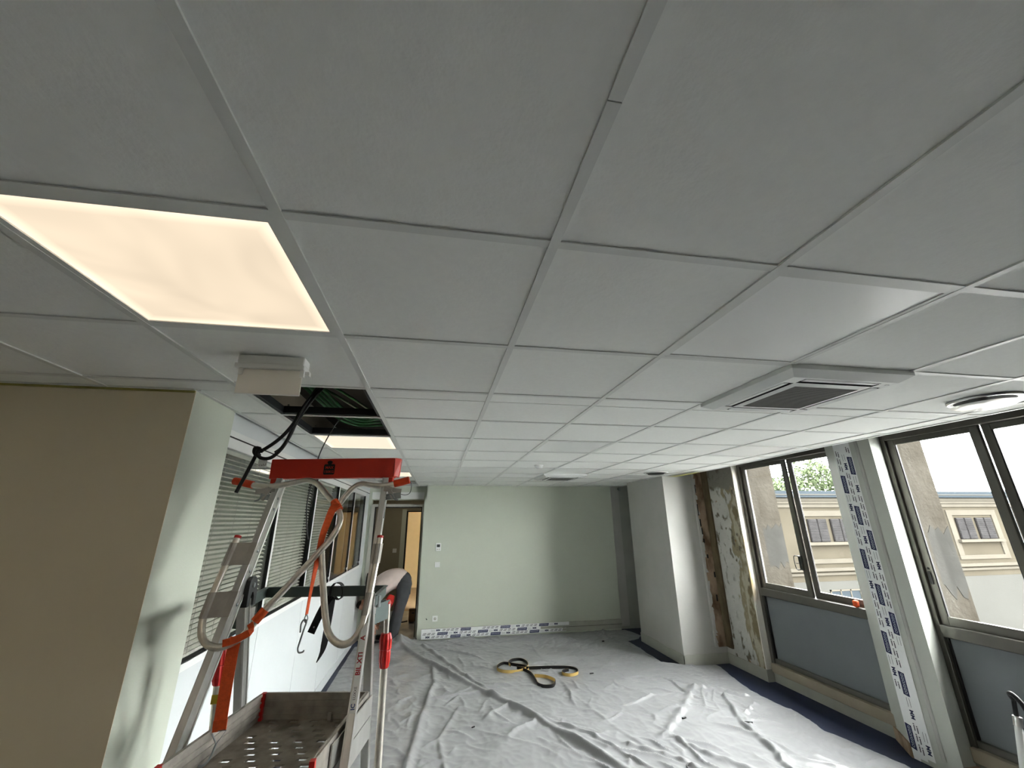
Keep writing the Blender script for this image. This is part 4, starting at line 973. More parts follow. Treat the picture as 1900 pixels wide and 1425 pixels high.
deck = obj('deck', mb, M_DECK, lad); so = deck.modifiers.new('s', 'SOLIDIFY'); so.thickness = .006; so.offset = -1
obj('deck_beam', MB().beam(dk(0, .03, -.03), dk(1, .03, -.03), (0, 0, 1), .05, .03), M_ALUD, lad); obj('deck_beam', MB().beam(dk(0, .97, -.03), dk(1, .97, -.03), (0, 0, 1), .05, .03), M_ALUD, lad)
# toe boards
def toe(a, b, side):
    a, b = Vector(a), Vector(b); d = (b - a).normalized(); n = Vector((-d.y, d.x, 0)) * side
    mb = MB(); mb.beam(a + up * .048, b + up * .048, (0, 0, 1), .096, .010)
    for z, ww in ((.092, .010), (.066, .006), (.040, .012), (.016, .006)): mb.beam(a + up * z + n * .006, b + up * z + n * .006, (0, 0, 1), ww, .006)
    obj('toe_board', mb, M_ALUD, lad)
toe(BLc + Vector((0, -.01, 0)), FLc + Vector((0, 0, 0)), 1); toe(BLc, BRc, -1); toe(BRc, FRc, -1)
obj('toe_corner', MB().beam(BLc + Vector((.008, -.012, -.002)), BLc + Vector((.008, -.012, .098)), (1, 0, 0), .016, .022), M_RED, lad)
for p in (FLc, FRc): obj('toe_corner', MB().beam(p + Vector((0, -.004, -.002)), p + Vector((0, -.004, .098)), (1, 0, 0), .016, .02), M_RED, lad)
obj('side_plate', MB().beam(BRc + Vector((.018, .01, -.035)), FRc + Vector((.03, .12, -.035)), (0, 0, 1), .08, .005), M_ALU, lad)
obj('side_plate', MB().beam(BRc + Vector((.018, .01, .045)), FRc + Vector((.03, .12, .045)), (0, 0, 1), .072, .005), M_ALU, lad)
obj('step_tip', MB().beam((-.285, 1.845, .985), (-.283, 1.835, 1.035), (1, 0, 0), .018, .02), M_RED, lad)
obj('board_hook', MB().beam(BLc + Vector((.30, -.075, .002)), BLc + Vector((.30, -.075, .03)), (1, 0, 0), .014, .008), M_CLAMP, lad)
# label strip with lettering on the inner... front edge of the right stile
a, b = st('R', 1.155), st('R', 1.425); d = (b - a).normalized()
fn = Vector((0, -1, 0)); fn = (fn - d * fn.dot(d)).normalized()
o0 = a + fn * .0385 + Vector((.002, 0, 0)); Lb = (b - a).length
mb = MB(); mb.quad(*(o0 + d * u + Vector((x, 0, 0)) + fn * .0003 for u, x in ((0, -.011), (0, .011), (Lb, .011), (Lb, -.011))))
ls = obj('label_strip', mb, M_FILM, lad)
mb = MB(); 
def put(s, u, sz, m, bold=.03):
    mb.m = m; vs, fs = text_mesh(s, sz, bold); mb.add_mesh(vs, fs, lambda v: o0 + d * (u + v.x) + Vector((-1, 0, 0)) * v.y + fn * .001)
put('IC', .018, .020, 1); put('LUXXE', .058, .013, 2, 0); put('BIL XTI', .150, .024, 0); put('A', .235, .024, 0)
obj('label_print', mb, [M_REDINK, M_BLUEINK, M_INK], lad)

# ------------------------------------------------------------------ straps
t = thing('orange_strap', (-.48, 2.1, 1.45), 'orange webbing strap with steel S-hook hanging where the two gate tubes cross', 'strap', 'orange straps on the ladder')
obj('webbing', MB().ribbon(smooth_path([(-.474, 2.115, 1.915), (-.486, 2.10, 1.88), (-.500, 2.095, 1.82), (-.511, 2.093, 1.77), (-.517, 2.09, 1.70), (-.522, 2.088, 1.62), (-.528, 2.086, 1.53), (-.531, 2.085, 1.455)], 3),
    [(math.cos(a), math.sin(a), .3 * math.cos(a)) for a in [min(1.35, k * .075) for k in range(22)]], [.034 - .0006 * k for k in range(22)], .002), M_STRAP, t)
obj('wrap', MB().tube([(-.462, 2.14, 1.885), (-.495, 2.162, 1.925)], .0185, 16), M_STRAP, t, smooth=True)
hk = [(-.531, 2.085, 1.458), (-.537, 2.085, 1.440), (-.531, 2.085, 1.425), (-.524, 2.085, 1.440), (-.531, 2.085, 1.458)]
obj('ring', MB().tube(smooth_path(hk, 3), .0025, 6), M_GALV, t, smooth=True)
obj('hook', MB().tube(smooth_path([(-.545, 2.08, 1.39), (-.547, 2.082, 1.42), (-.538, 2.084, 1.436), (-.527, 2.084, 1.43), (-.533, 2.082, 1.40), (-.543, 2.08, 1.35), (-.546, 2.08, 1.33), (-.540, 2.08, 1.317), (-.525, 2.08, 1.318), (-.521, 2.08, 1.324)], 4), .0035, 8), M_GALV, t, smooth=True)
t = thing('orange_strap', (-.74, 1.97, 1.1), 'long orange webbing strap from the left gate tube hooked to the toe board', 'strap', 'orange straps on the ladder')
obj('wrap', MB().tube([(-.680, 2.030, 1.490), (-.708, 2.018, 1.450)], .0175, 16), M_STRAP, t, smooth=True)
obj('twist', MB().ribbon(smooth_path([(-.715, 1.992, 1.45), (-.705, 1.985, 1.425), (-.735, 1.983, 1.405), (-.772, 1.982, 1.392), (-.80, 1.988, 1.385)], 3), [(0.2, 0, 1)] * 13, .026, .002), M_STRAP, t)
obj('webbing', MB().ribbon(smooth_path([(-.765, 2.015, 1.40), (-.768, 2.012, 1.36), (-.760, 1.99, 1.30), (-.750, 1.965, 1.22), (-.740, 1.945, 1.14), (-.737, 1.94, 1.12)], 3), (1, .1, 0), .042, .002), M_STRAP, t)
obj('stitched_end', MB().ribbon([(-.7375, 1.937, 1.155), (-.736, 1.937, 1.12)], (1, .1, 0), .044, .004), M_STRAP, t)
obj('hook', MB().tube([(-.762, 1.938, 1.122), (-.712, 1.936, 1.122), (-.735, 1.930, 1.085), (-.762, 1.938, 1.122)], .003, 6).tube(smooth_path([(-.735, 1.930, 1.086), (-.742, 1.915, 1.05), (-.755, 1.90, 1.038), (-.765, 1.89, 1.045)], 4), .004, 6), M_GALV, t)
t = thing('black_strap', (-.53, 2.52, 1.3), 'black webbing strap looped over the rear guard rail', 'strap')
obj('loop', MB().ribbon(smooth_path([(-.535, 2.505, 1.45), (-.53, 2.50, 1.50), (-.515, 2.505, 1.522), (-.49, 2.51, 1.520), (-.475, 2.512, 1.50), (-.47, 2.51, 1.465), (-.49, 2.505, 1.445), (-.515, 2.50, 1.46), (-.53, 2.50, 1.452)], 3), (.25, 1, 0), .03, .003), M_BLACKWEB, t)
obj('tail', MB().ribbon(smooth_path([(-.530, 2.497, 1.455), (-.548, 2.492, 1.43), (-.567, 2.49, 1.39), (-.590, 2.49, 1.33), (-.602, 2.49, 1.298)], 3), (1, 0, .45), .036, .003), M_BLACKWEB, t)
obj('tail', MB().ribbon(smooth_path([(-.520, 2.505, 1.46), (-.523, 2.50, 1.40), (-.528, 2.50, 1.33), (-.532, 2.50, 1.26), (-.54, 2.50, 1.21), (-.56, 2.50, 1.165)], 3), [(1, .5, 0)] * 16, [.030, .030, .031, .031, .032, .032, .032, .032, .032, .031, .03, .026, .02, .014, .008, .003], .003), M_BLACKWEB, t)
obj('eyelet', MB().lathe((-.590, 2.486, 1.325), [(.004, -.002), (.004, .001)], 10, 'y'), M_CHROME, t)

# ------------------------------------------------------------------ plastic sheets on the floor
FOLDS = [([(-.56, 7.60), (-.06, 6.57), (.62, 5.33), (.74, 5.16), (1.05, 4.60), (1.36, 3.96), (1.8, 3.0), (2.2, 2.0)], .050, .036), ([(-.13, 7.36), (.295, 6.28), (.72, 5.2)], .030, .026),
         ([(.014, 6.55), (.06, 5.7), (.03, 5.6), (-.065, 4.82), (-.14, 4.06), (-.2, 3)], .032, .03), ([(1.10, 4.59), (1.45, 4.21), (1.63, 3.79), (1.9, 3.2)], .03, .024),
         ([(3.15, 4.76), (2.88, 4.13), (2.82, 3.68), (2.74, 3.50), (2.6, 3.0)], .045, .035), ([(2.08, 4.09), (2.5, 4.5), (2.97, 5.02)], .030, .035), ([(1.505, 7.63), (1.524, 6.25), (1.55, 5.15), (1.72, 4.26), (2.0, 3.3)], .010, .02),
         ([(2.1, 4.1), (2.25, 3.75), (2.5, 3.4)], .03, .03), ([(2.97, 5.02), (3.2, 4.9), (3.35, 4.7)], .03, .03), ([(-.9, 7.2), (-.6, 5.5), (-.7, 4.4)], .02, .03), ([(.3, 5.0), (.1, 4.4), (.15, 3.9)], .018, .02), ([(2.3, 5.4), (2.9, 5.3)], .015, .025), ([(3.3, 4.5), (3.0, 4.3), (2.9, 4.0)], .03, .025), ([(1.7, 4.0), (2.0, 3.7), (2.1, 3.45)], .03, .03)]
random.seed(21)
for k in range(380):
    ax, ay = random.uniform(-.95, 3.4), random.uniform(2.6, 7.4); an = random.choice([random.gauss(2.15, .30), random.gauss(.85, .35), random.gauss(2.15, .30), random.uniform(0, 3.14)]); l = random.uniform(.25, 1.2) * (1 if k < 110 else .45)
    b1, b2 = random.uniform(-.6, .6), random.uniform(-.6, .6); pts_ = [(ax, ay)]; aa = an
    for q in range(3): pts_.append((pts_[-1][0] + math.cos(aa) * l / 3, pts_[-1][1] + math.sin(aa) * l / 3)); aa += (b1, b2, 0)[q]
    FOLDS.append((pts_, random.uniform(.006, .026) * (1.35 if k < 90 else .8), -random.uniform(.010, .026)))
def heights(X, Y):
    Hh = np.zeros_like(X)
    for poly, a, wd in FOLDS:
        P = np.array(poly); m_ = (X > P[:, 0].min() - .16) & (X < P[:, 0].max() + .16) & (Y > P[:, 1].min() - .16) & (Y < P[:, 1].max() + .16)
        if not m_.any(): continue
        x, y = X[m_], Y[m_]; best = np.full(x.shape, 9.); sd = np.zeros_like(x); tb = np.zeros_like(x); n = len(P) - 1
        for i in range(n):
            dx, dy = P[i + 1] - P[i]; t_ = np.clip(((x - P[i, 0]) * dx + (y - P[i, 1]) * dy) / (dx * dx + dy * dy), 0, 1)
            d = np.hypot(x - P[i, 0] - t_ * dx, y - P[i, 1] - t_ * dy); s_ = (x - P[i, 0]) * dy - (y - P[i, 1]) * dx; u = d < best
            best = np.where(u, d, best); sd = np.where(u, s_, sd); tb = np.where(u, (i + t_) / n, tb)
        if wd > 0: h = a * np.exp(-(best / np.where(sd > 0, wd * .65, wd * 1.5)) ** 2) * (.75 + .25 * np.sin(tb * 37 + a * 900))
        else: h = a * np.exp(-best / (-wd)) * np.sin(np.pi * np.clip(tb, .02, .98)) * np.where(sd > 0, 1, .8)
        Hh[m_] = np.maximum(Hh[m_], h) + .25 * np.minimum(Hh[m_], h)
    return Hh
def small_h(x, y):
    n = abs(noise.noise((x * 1.7, y * 1.7, 3.1))); n2 = noise.noise((x * 4.3 + 2, y * 3.1, 9.))
    h = .012 * max(0, .25 - n) / .25 * (.6 + .4 * n2) + .004 * (n2 + 1) + .005 * (1 - abs(noise.noise((x * 6, y * 5, 1.)))) ** 4 + .003 * (1 - abs(noise.noise((x * 13, y * 11, 6.)))) ** 4
    d = math.hypot((x + .50) / .20, (y - 7.52) / .16)
    if d < 2: h += .09 * math.exp(-d * d) * (1 + .5 * noise.noise((x * 14, y * 14, 4)))
    return h + .003
def sheet_h(x, y): return float(heights(np.array([x]), np.array([y]))[0]) + small_h(x, y)
def interp(tab, v):
    for (a, xa), (b, xb) in zip(tab, tab[1:]):
        if a <= v <= b: return xa + (xb - xa) * (v - a) / (b - a)
    return tab[0][1] if v < tab[0][0] else tab[-1][1]
def sheet(name, y0, y1, left, right, n, m, label, lift=0.):
    mb = MB(); XY = []
    for j in range(m + 1):
        y = y0 + (y1 - y0) * j / m; xl, xr = interp(left, y), interp(right, y)
        for i in range(n + 1):
            x = xl + (xr - xl) * i / n; XY.append((x, y + .012 * noise.noise((x * 3, y, 7))))
    A = np.array(XY); hh = heights(A[:, 0], A[:, 1])
    mb.v = [(x, y, float(h) + small_h(x, y) + lift) for (x, y), h in zip(XY, hh)]
    for j in range(m):
        for i in range(n):
            a = j * (n + 1) + i; mb.f.append((a, a + 1, a + n + 2, a + n + 1)); mb.mi.append(0)
    o = obj(name, mb, M_SHEET, smooth=False); o.data.polygons.foreach_set('use_smooth', [True] * len(o.data.polygons))
    return tag(o, label, 'plastic sheet', 'protective sheets on the floor')
RT = [(0., 3.7), (3.33, 3.65), (3.62, 3.59), (3.91, 3.52), (4.27, 3.59), (4.68, 3.52), (5.14, 3.58), (5.60, 3.70), (5.66, 3.69), (5.74, 3.28), (5.90, 3.08)]
sheet('plastic_sheet', .35, 5.90, [(-3, -3.6), (1.9, -3.6), (2.12, -1.10), (6, -1.13)], RT, 380, 440, 'wide milky plastic sheet with long folds covering the middle of the floor', .006)
sheet('plastic_sheet', 5.45, 7.615, [(5, -1.14), (7.5, -1.15), (7.65, -.9)], [(5., 3.05), (6.16, 3.07), (6.92, 3.05), (7.05, 3.30), (7.22, 3.42), (7.5, 3.36), (7.65, 3.3)], 300, 150, 'plastic sheet at the far end, up to the printed film along the wall')
# corridor sheet
mb = MB(); n = 40
for j in range(n + 1):
    for i in range(n + 1):
        x = -1.05 + .80 * i / n; y = 7.75 + 2.3 * j / n
        mb.v.append((x, y, .004 + .03 * abs(noise.noise((x * 4, y * 3, 5))) + .01 * abs(noise.noise((x * 11, y * 9, 2)))))
for j in range(n):
    for i in range(n): a = j * (n + 1) + i; mb.f.append((a, a + 1, a + n + 2, a + n + 1)); mb.mi.append(0)
tag(obj('plastic_sheet', mb, M_SHEET, smooth=True), 'crumpled plastic sheet on the corridor floor beyond the doorway', 'plastic sheet', 'protective sheets on the floor')
tag(obj('dark_hose', MB().tube(smooth_path([(-.85, 8.7, .06), (-.6, 8.75, .06), (-.46, 8.84, .06)], 5), .012, 8), M_BLACK, smooth=True), 'dark hose lying on the corridor sheet beside the cardboard box', 'hose')
t = thing('cardboard_box', (-.36, 9.0, .03), 'small brown cardboard box on the corridor floor at the door edge', 'box')
obj('body', MB().box(-.445, -.29, 8.92, 9.12, .03, .225), M_CARD, t); obj('flap', MB().hexa([(-.445, 8.92, .225), (-.29, 8.92, .225), (-.29, 8.93, .228), (-.445, 8.93, .228)], [(-.445, 8.87, .25), (-.29, 8.87, .25), (-.29, 8.88, .253), (-.445, 8.88, .253)]), M_CARD, t)
obj('hand_hole', MB().box(-.39, -.345, 8.917, 8.921, .165, .185), M_GASKET, t)

# foam tape coil on the sheet
coil = [(1.20, 5.87), (1.24, 5.94), (1.20, 6.06), (1.10, 6.13), (.97, 6.22), (.88, 6.14), (.85, 6.02), (.90, 5.93), (1.0, 5.89), (1.12, 5.90), (1.22, 5.98), (1.27, 6.12), (1.25, 6.27), (1.19, 6.34), (1.09, 6.32), (1.03, 6.22), (1.04, 6.12)]
coil2 = [(1.15, 5.98), (1.28, 5.96), (1.50, 5.94), (1.70, 5.90), (1.80, 5.84), (1.83, 5.75), (1.79, 5.66), (1.69, 5.62), (1.62, 5.68), (1.64, 5.76), (1.73, 5.80)]
coil3 = [(1.10, 6.0), (1.18, 5.90), (1.23, 5.76), (1.24, 5.64), (1.24, 5.50), (1.24, 5.40), (1.29, 5.33), (1.38, 5.32), (1.43, 5.38), (1.46, 5.48), (1.42, 5.58), (1.36, 5.64), (1.26, 5.68)]
t = thing('foam_tape', (1.3, 5.9, .01), 'loose coil of black and yellow foam tape lying on the plastic sheet', 'tape')
for k, cc in enumerate((coil, coil2, coil3)):
    P = smooth_path([(x, y, .035 + .003 * k) for x, y in cc], 5)
    inner = MB().ribbon(P, (0, 0, 1), .034, .004); obj('black_foam', inner, M_BLACK, t)
    Q = []
    for i, p in enumerate(P):
        tv = (P[min(i + 1, len(P) - 1)] - P[max(i - 1, 0)]).normalized(); Q.append(p + Vector((tv.y, -tv.x, 0)) * (.0035 if k == 0 else -.0035))
    obj('yellow_backing', MB().ribbon(Q, (0, 0, 1), .034, .002), M_FOAMY, t)
# scraps
def scrap(px, py, l, a, w_, label, bend=0.):
    z = sheet_h(px, py) + .014; p0 = Vector((px, py, z)); d = Vector((math.cos(a), math.sin(a), 0)); n = Vector((-d.y, d.x, 0))
    mb = MB().tube(smooth_path([p0 - d * l / 2, p0 + n * bend, p0 + d * l / 2], 4), w_, 6); tag(obj('scrap', mb, M_BLACK), label, 'scrap', 'black scraps on the sheet')
scrap(1.05, 3.72, .16, .05, .004, 'thin black strip on the sheet at the bottom edge of the photo'); scrap(2.0, 3.6, .10, .9, .005, 'curved black cable offcut on the near sheet, below the big right fold', .02)
scrap(2.42, 4.35, .045, .3, .009, 'small black crumb in the middle of the right half of the sheet'); scrap(2.92, 4.1, .07, -.4, .006, 'greyish splinter on the sheet beside the right fold')
scrap(2.65, 6.95, .035, 0, .009, 'black speck on the far sheet near the trunking'); scrap(1.98, 5.66, .05, .1, .007, 'grey crumb right of the foam tape coil')
scrap(.42, 4.55, .03, .5, .006, 'black speck on the sheet right of the ladder poles')

# pole tool leaning at the right edge
t = thing('pole_tool', (3.42, 2.30, 0), 'black headed pole with white shaft leaning before the nearer window panel', 'tool')
obj('shaft', MB().tube([(3.40, 2.325, .70), (3.30, 2.40, .0)], .017, 12), M_PLASTIC, t, smooth=True)
obj('head', MB().tube(smooth_path([(3.41, 2.315, .80), (3.40, 2.322, .83), (3.39, 2.30, .835), (3.39, 2.27, .80), (3.39, 2.25, .74)], 4), .013, 10).tube([(3.412, 2.318, .81), (3.405, 2.330, .70)], .011, 10), M_BLACK, t, smooth=True)
obj('collar', MB().tube([(3.402, 2.323, .72), (3.396, 2.328, .67)], .020, 12), M_CHROME, t, smooth=True)
mb = MB().box(4.0, 4.05, 3.735, 3.775, 1.012, 1.075); o = obj('orange_rag', mb, M_STRAP, bevel=.015); tag(o, 'small crumpled orange rag at the sill end beside the taped pillar', 'rag')

# ------------------------------------------------------------------ person bending at the doorway
def skin(name, mats, verts, edges, rads, parent=None, root=0, sub=2):
    org = ORG[parent] if parent else Vector((0, 0, 0))
    me = bpy.data.meshes.new(name); me.from_pydata([tuple(Vector(v) - org) for v in verts], edges, []); o = bpy.data.objects.new(name, me); C.objects.link(o)
    if parent: o.parent = parent
    ORG[o] = org
    sk = o.modifiers.new('skin', 'SKIN'); sk.use_smooth_shade = True
    for i, r in enumerate(rads): me.skin_vertices[0].data[i].radius = r if isinstance(r, tuple) else (r, r)
    me.skin_vertices[0].data[root].use_root = True
    su = o.modifiers.new('sub', 'SUBSURF'); su.levels = sub; su.render_levels = sub
    me.materials.append(mats); return o
per = thing('person', (-.62, 7.70, 0), 'person in pale shirt and dark grey trousers bending over in the doorway', 'person')
PY = 7.70
# body core (skin): torso, neck, arms; hands separately
V_ = [(-.53, PY, .90), (-.66, PY, .935), (-.80, PY, .89), (-.93, PY, .78), (-1.0, PY, .69), (-1.06, PY - .01, .63),
      (-.93, PY - .19, .74), (-.93, PY - .23, .52), (-.90, PY - .16, .30), (-.93, PY + .19, .74), (-.93, PY + .22, .52), (-.89, PY + .14, .31)]
E_ = [(0, 1), (1, 2), (2, 3), (3, 4), (4, 5), (3, 6), (6, 7), (7, 8), (3, 9), (9, 10), (10, 11)]
R_ = [(.13, .15), (.115, .14), (.12, .155), (.10, .14), .058, .056, .062, .046, .032, .062, .046, .032]
skin('body', M_SKIN, V_, E_, R_, per)
def fused(name, m, tubes, parent, vox=.014, sm=6):
    mb = MB()
    for pts, rads in tubes:
        P = smooth_path(pts, 4); n = len(P); k = len(rads) - 1
        rr = [rads[min(int(i * k / (n - 1)), k - 1)] + (rads[min(int(i * k / (n - 1)), k - 1) + 1] - rads[min(int(i * k / (n - 1)), k - 1)]) * (i * k / (n - 1) - min(int(i * k / (n - 1)), k - 1)) for i in range(n)]
        mb.tube(P, 0, 14, rads=rr)
    o = obj(name, mb, m, parent, smooth=True)
    r = o.modifiers.new('r', 'REMESH'); r.mode = 'VOXEL'; r.voxel_size = vox; r.use_smooth_shade = True
    q = o.modifiers.new('s', 'SMOOTH'); q.factor = .6; q.iterations = sm
    return o
fused('shirt', M_SHIRT, [([(-.49, PY, .90), (-.56, PY, .925), (-.66, PY, .925), (-.78, PY, .88), (-.90, PY, .79), (-.965, PY, .735)], [.12, .155, .162, .165, .165, .12]),
    ([(-.58, PY - .05, .90), (-.70, PY - .06, .90), (-.84, PY - .07, .83), (-.92, PY - .08, .77)], [.12, .14, .14, .10]), ([(-.58, PY + .05, .90), (-.70, PY + .06, .90), (-.84, PY + .07, .83), (-.92, PY + .08, .77)], [.12, .14, .14, .10]),
    ([(-.89, PY - .17, .77), (-.92, PY - .22, .68), (-.92, PY - .235, .56)], [.085, .078, .068]), ([(-.89, PY + .17, .77), (-.92, PY + .22, .68), (-.92, PY + .235, .56)], [.085, .078, .068])], per)
fused('trousers', M_TROUSER, [([(-.575, PY, .915), (-.52, PY, .885), (-.475, PY, .83)], [.14, .158, .13]), ([(-.50, PY - .06, .86), (-.485, PY - .08, .80)], [.13, .125]), ([(-.50, PY + .06, .86), (-.485, PY + .08, .80)], [.13, .125]),
    ([(-.485, PY - .085, .84), (-.495, PY - .095, .68), (-.535, PY - .10, .48), (-.565, PY - .10, .28), (-.605, PY - .10, .07)], [.125, .108, .086, .076, .066]),
    ([(-.485, PY + .085, .84), (-.505, PY + .10, .68), (-.555, PY + .12, .48), (-.615, PY + .13, .28), (-.665, PY + .14, .07)], [.125, .108, .086, .076, .066])], per)
obj('back_pocket', MB().box(-.395, -.375, PY - .13, PY - .05, .70, .80), M_TROUSER, per)
skin('head', M_SKIN, [(-1.07, PY, .62), (-1.10, PY, .575), (-1.13, PY, .53), (-1.12, PY, .475)], [(0, 1), (1, 2), (2, 3)], [.055, (.085, .075), (.098, .082), (.06, .055)], per)
skin('hair', M_HAIR, [(-1.10, PY, .60), (-1.16, PY, .55), (-1.165, PY, .49)], [(0, 1), (1, 2)], [(.075, .07), (.08, .082), (.06, .06)], per)
mb = MB()
for s in (-1, 1): mb.lathe((-1.09, PY + s * .078, .535), [(.022, -.006), (.018, .006)], 10, 'y')
mb.lathe((-1.03, PY, .50), [(.016, -.01), (.008, .014)], 8, 'x')
obj('ear_and_nose', mb, M_SKIN, per, smooth=True)
mb = MB()
for s in (-1, 1): mb.lathe((-1.035, PY + s * .03, .53), [(.009, -.003), (.006, .004)], 8, 'x')
mb.box(-1.05, -1.042, PY - .022, PY + .022, .462, .468); obj('eye_and_mouth', mb, M_GASKET, per)
for s, wx, wz in ((-1, -.90, .30), (1, -.89, .31)):
    vs = [(wx, PY + s * .16, wz), (wx + .01, PY + s * .15, wz - .05), (wx + .015, PY + s * .15, wz - .09)]; ed = [(0, 1), (1, 2)]; rr = [.030, (.036, .020), (.034, .018)]
    for k in range(4):
        b = len(vs); fx = wx - .018 + k * .014; ln = (.030, .036, .033, .026)[k]
        vs += [(fx, PY + s * .15, wz - .10), (fx + .006, PY + s * .147, wz - .10 - ln), (fx + .016, PY + s * .14, wz - .10 - 2 * ln * .85)]; ed += [(2, b), (b, b + 1), (b + 1, b + 2)]; rr += [.0095, .009, .0075]
    b = len(vs); vs += [(wx + .03, PY + s * .14, wz - .055), (wx + .048, PY + s * .135, wz - .085)]; ed += [(1, b), (b, b + 1)]; rr += [.011, .009]
    skin('hand', M_SKIN, vs, ed, rr, per, sub=1)
for dx, dy in ((-.59, -.10), (-.69, .14)):
    mb = MB(); mb.prism([(dx + .07, PY + dy - .045), (dx + .07, PY + dy + .045), (dx - .10, PY + dy + .05), (dx - .19, PY + dy + .035), (dx - .21, PY + dy), (dx - .19, PY + dy - .035), (dx - .10, PY + dy - .05)], .01, .085)
    obj('shoe', mb, M_BLACK, per, bevel=.02)
tag(obj('red_cloth', MB().tube(smooth_path([(-.66, PY - .14, .70), (-.70, PY - .16, .60), (-.75, PY - .15, .50), (-.77, PY - .14, .42)], 4), .07, 12, rads=[.04, .05, .06, .068, .07, .072, .07, .066, .06, .055, .05, .045, .03]), M_REDCLOTH, smooth=True), 'red cloth hanging in front of the bending person', 'cloth')

# ------------------------------------------------------------------ outside
def fin(y0, y1, x1, label):
    t = thing('facade_fin', (4.45, y0, -3), label, 'fin', 'stucco fins outside the windows')
    obj('shaft', MB().box(4.3, x1, y0, y1, -3.2, 5.5), M_FIN, t)
    rnd = random.Random(int(y0 * 10)); top = [(4.30 + (x1 - 4.305) * k / 8, 1.72 + rnd.uniform(-.05, .05)) for k in range(9)]; bot = [(4.30 + (x1 - 4.305) * k / 8, 1.22 + rnd.uniform(-.07, .07)) for k in range(9)]
    mb = MB(); n = 18; ring = top + bot[::-1]; mb.v = [(x, y0 - .003, z) for x, z in ring] + [(x, y0, z) for x, z in ring]
    mb.f = [tuple(range(n))[::-1]] + [(i, (i + 1) % n, n + (i + 1) % n, n + i) for i in range(n)]; mb.mi = [0] * len(mb.f)
    obj('patch', mb, mat('smooth_grey_patch', (.0245, .0242, .0222, 1), .95, var=.14, scale=5, bump=.3, bscale=14, spec=0.), t)
fin(5.15, 5.62, 4.645, 'rough stucco facade fin outside the window with the trees behind')
fin(3.2, 3.53, 4.63, 'rough stucco facade fin outside the nearer right window')
fin(1.1, 1.54, 4.63, 'rough stucco facade fin outside the third window, beyond the photo')
struct('floor_courtyard', MB().box(4.3, 60, -30, 60, -3.3, -3.2), M_GROUND)
BY = 14.0
bd = thing('building', (14, BY + 3, -3.2), 'cream rendered building wing with louvred shutters and zinc gutter across the courtyard', 'building')
obj('wall', MB().box(4.3, 23.4, BY, BY + 7, -3.2, 2.5), M_FACADE, bd)
obj('cornice', MB().box(4.3, 23.55, BY - .14, BY + 7, 2.46, 2.56).box(4.3, 23.5, BY - .10, BY, 2.36, 2.46), M_FACADE2, bd)
obj('gutter', MB().box(4.3, 23.62, BY - .26, BY + .1, 2.58, 2.82), M_ZINC, bd); obj('gutter_lip', MB().box(4.3, 23.62, BY - .28, BY - .24, 2.66, 2.70), M_GREYREND, bd)
obj('roof', MB().prism([(4.3, BY), (23.5, BY), (23.5, BY + 7), (4.3, BY + 7)], 2.56, 2.80), M_ZINC, bd)
def bay(x0, w_):
    fr = MB()
    for (a, b, c, d) in ((x0 - 1.75, x0 - 1.60, -3.2, 2.36), (x0 + w_ + 1.35, x0 + w_ + 1.50, -3.2, 2.36), (x0 - 1.6, x0 + w_ + 1.35, 2.22, 2.36)): fr.box(a, b, BY - .05, BY, c, d)
    obj('panel_frame', fr, M_FACADE2, bd)
    f2 = MB(); f2.box(x0 - .35, x0 - .1, BY - .04, BY, .25, 2.1).box(x0 + w_ + .1, x0 + w_ + .35, BY - .04, BY, .25, 2.1).box(x0 - .1, x0 + w_ + .1, BY - .04, BY, 1.9, 2.1).box(x0 - .1, x0 + w_ + .1, BY - .04, BY, .25, .40)
    obj('window_surround', f2, M_FACADE2, bd)
    obj('window_sill', MB().box(x0 - .2, x0 + w_ + .2, BY - .16, BY, .88, .98), M_FACADE2, bd)
    obj('string_course', MB().box(x0 - 1.5, x0 + w_ + 1.3, BY - .12, BY, .0, .10).box(x0 - 1.5, x0 + w_ + 1.3, BY - .06, BY, -.14, -.06), M_FACADE2, bd)
    obj('grey_infill', MB().box(x0 - 1.6, x0 + w_ + 1.35, BY - .02, BY, -3.2, -.35), M_GREYREND, bd)
    for a in (x0, x0 + w_ - .82):
        so = obj('shutter', MB().box(a, a + .82, BY - .05, BY - .02, .99, 1.80), M_SHUT, bd)
        sl = MB()
        for k in range(17): z = 1.01 + k * .046; sl.hexa([(a + .03, BY - .075, z), (a + .79, BY - .075, z), (a + .79, BY - .05, z + .03), (a + .03, BY - .05, z + .03)], [(a + .03, BY - .075, z + .008), (a + .79, BY - .075, z + .008), (a + .79, BY - .05, z + .038), (a + .03, BY - .05, z + .038)])
        o_ = obj('louvres', sl, mat('pale_louvre', (.017, .0165, .0165, 1), .9, var=.2, scale=5, spec=0.), so)
        obj('shutter_post', MB().box(a + .395, a + .425, BY - .085, BY - .04, .99, 1.80), M_SHUT, so)
    for a in ((x0 + .3,) if x0 < 15 else ()):
        wo = obj('lower_window', MB().box(a, a + 1.3, BY - .03, BY - .02, -1.9, -.62), M_ZINC, bd)
        obj('glazing_bar', MB().box(a, a + 1.3, BY - .05, BY - .03, -1.9, -1.84).box(a, a + .05, BY - .05, BY - .03, -1.9, -.62).box(a + .42, a + .46, BY - .05, BY - .03, -1.9, -.62).box(a + .84, a + .88, BY - .05, BY - .03, -1.9, -.62).box(a + 1.25, a + 1.3, BY - .05, BY - .03, -1.9, -.62).box(a, a + 1.3, BY - .05, BY - .03, -.67, -.62), M_FACADE2, wo)
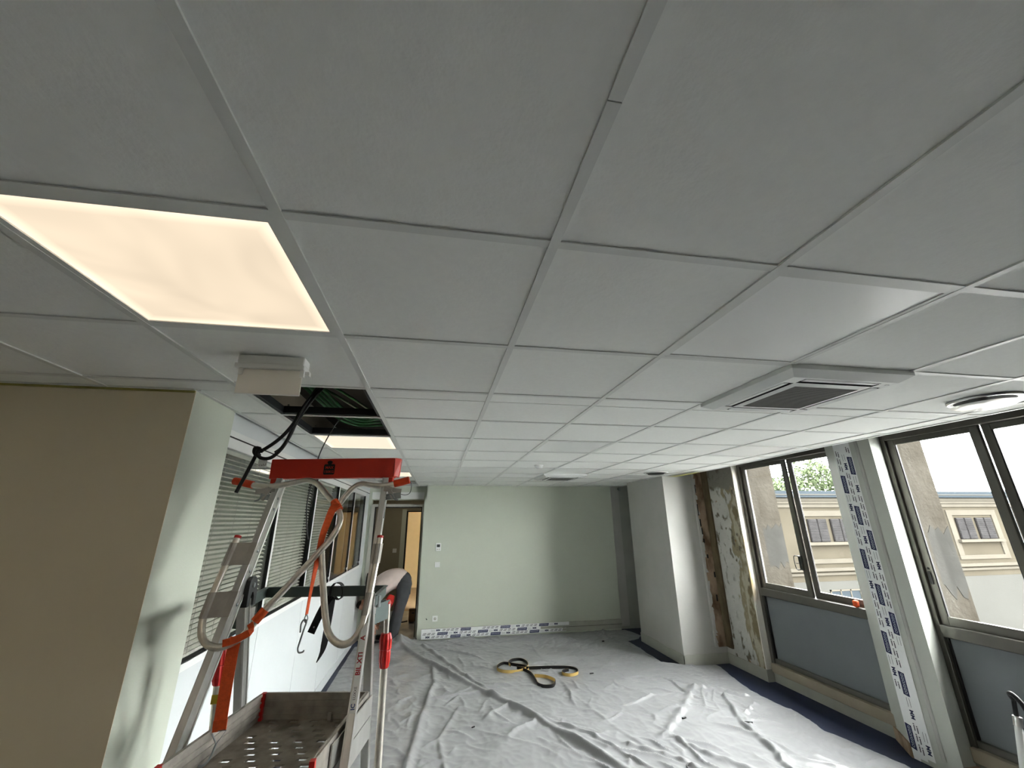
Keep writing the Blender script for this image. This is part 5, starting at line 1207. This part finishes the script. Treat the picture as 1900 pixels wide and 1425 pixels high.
bay(13.72, 1.82); bay(20.66, 1.82); bay(6.8, 1.82)
# trees behind the roof and beside the wing
def tree(c, r, hgt, label, seed, n=5200):
    rnd = random.Random(seed); t = thing('tree', (c[0], c[1], -3.2), label, 'tree', 'trees behind the wing')
    obj('trunk', MB().tube([(c[0], c[1], -3.2), (c[0] + .2, c[1], c[2] - r * .2)], .3, 8, rads=[.35, .15]), M_BARK, t, smooth=True)
    mb = MB()
    for k in range(n):
        while True:
            p = Vector((rnd.uniform(-1, 1), rnd.uniform(-1, 1), rnd.uniform(-1, 1)))
            if .35 < p.length < 1: break
        q = Vector((p.x * r, p.y * r, p.z * hgt)); q *= .75 + .35 * abs(noise.noise(tuple(p * 2.3 + Vector((seed, 0, 0)))))
        q += Vector(c); s = r * rnd.uniform(.022, .05); a = Vector((rnd.gauss(0, 1), rnd.gauss(0, 1), rnd.gauss(0, 1))).normalized(); b = a.orthogonal().normalized(); cc = a.cross(b)
        mb.quad(q - b * s, q - cc * s * .6, q + b * s, q + cc * s * .6)
    f = obj('foliage', mb, M_LEAF, t); f['kind'] = 'stuff'
tree((21.9, 26, 2.9), 3.0, 2.2, 'green tree behind the roof, seen in the left pane of the far window', 1)
tree((30.5, 29.5, 3.6), 3.6, 3.4, 'taller green tree behind the roof, seen in the right pane of the far window', 2, 7000)
tree((27.2, 35, 3.2), 2.6, 2.4, 'lower green tree between the two others behind the roof', 3)
tree((33, 14.5, -.6), 2.6, 2.6, 'tree beyond the end of the wing, low in the rightmost pane', 4)
mb = MB(); n = 24; x0, y0 = 120, -60
for k in range(n + 1):
    y = -60 + k * 9; h = 6 + 5 * abs(noise.noise((k * .3, 2, 0))); mb.v += [(x0, y, -5), (x0 + 12, y, h), (x0 + 40, y, -5)]
for k in range(n):
    a = k * 3; mb.f += [(a, a + 3, a + 4, a + 1), (a + 1, a + 4, a + 5, a + 2)]; mb.mi += [0, 0]
tag(obj('hill', mb, M_HILL), 'hazy distant hill on the horizon in the rightmost pane', 'hill')
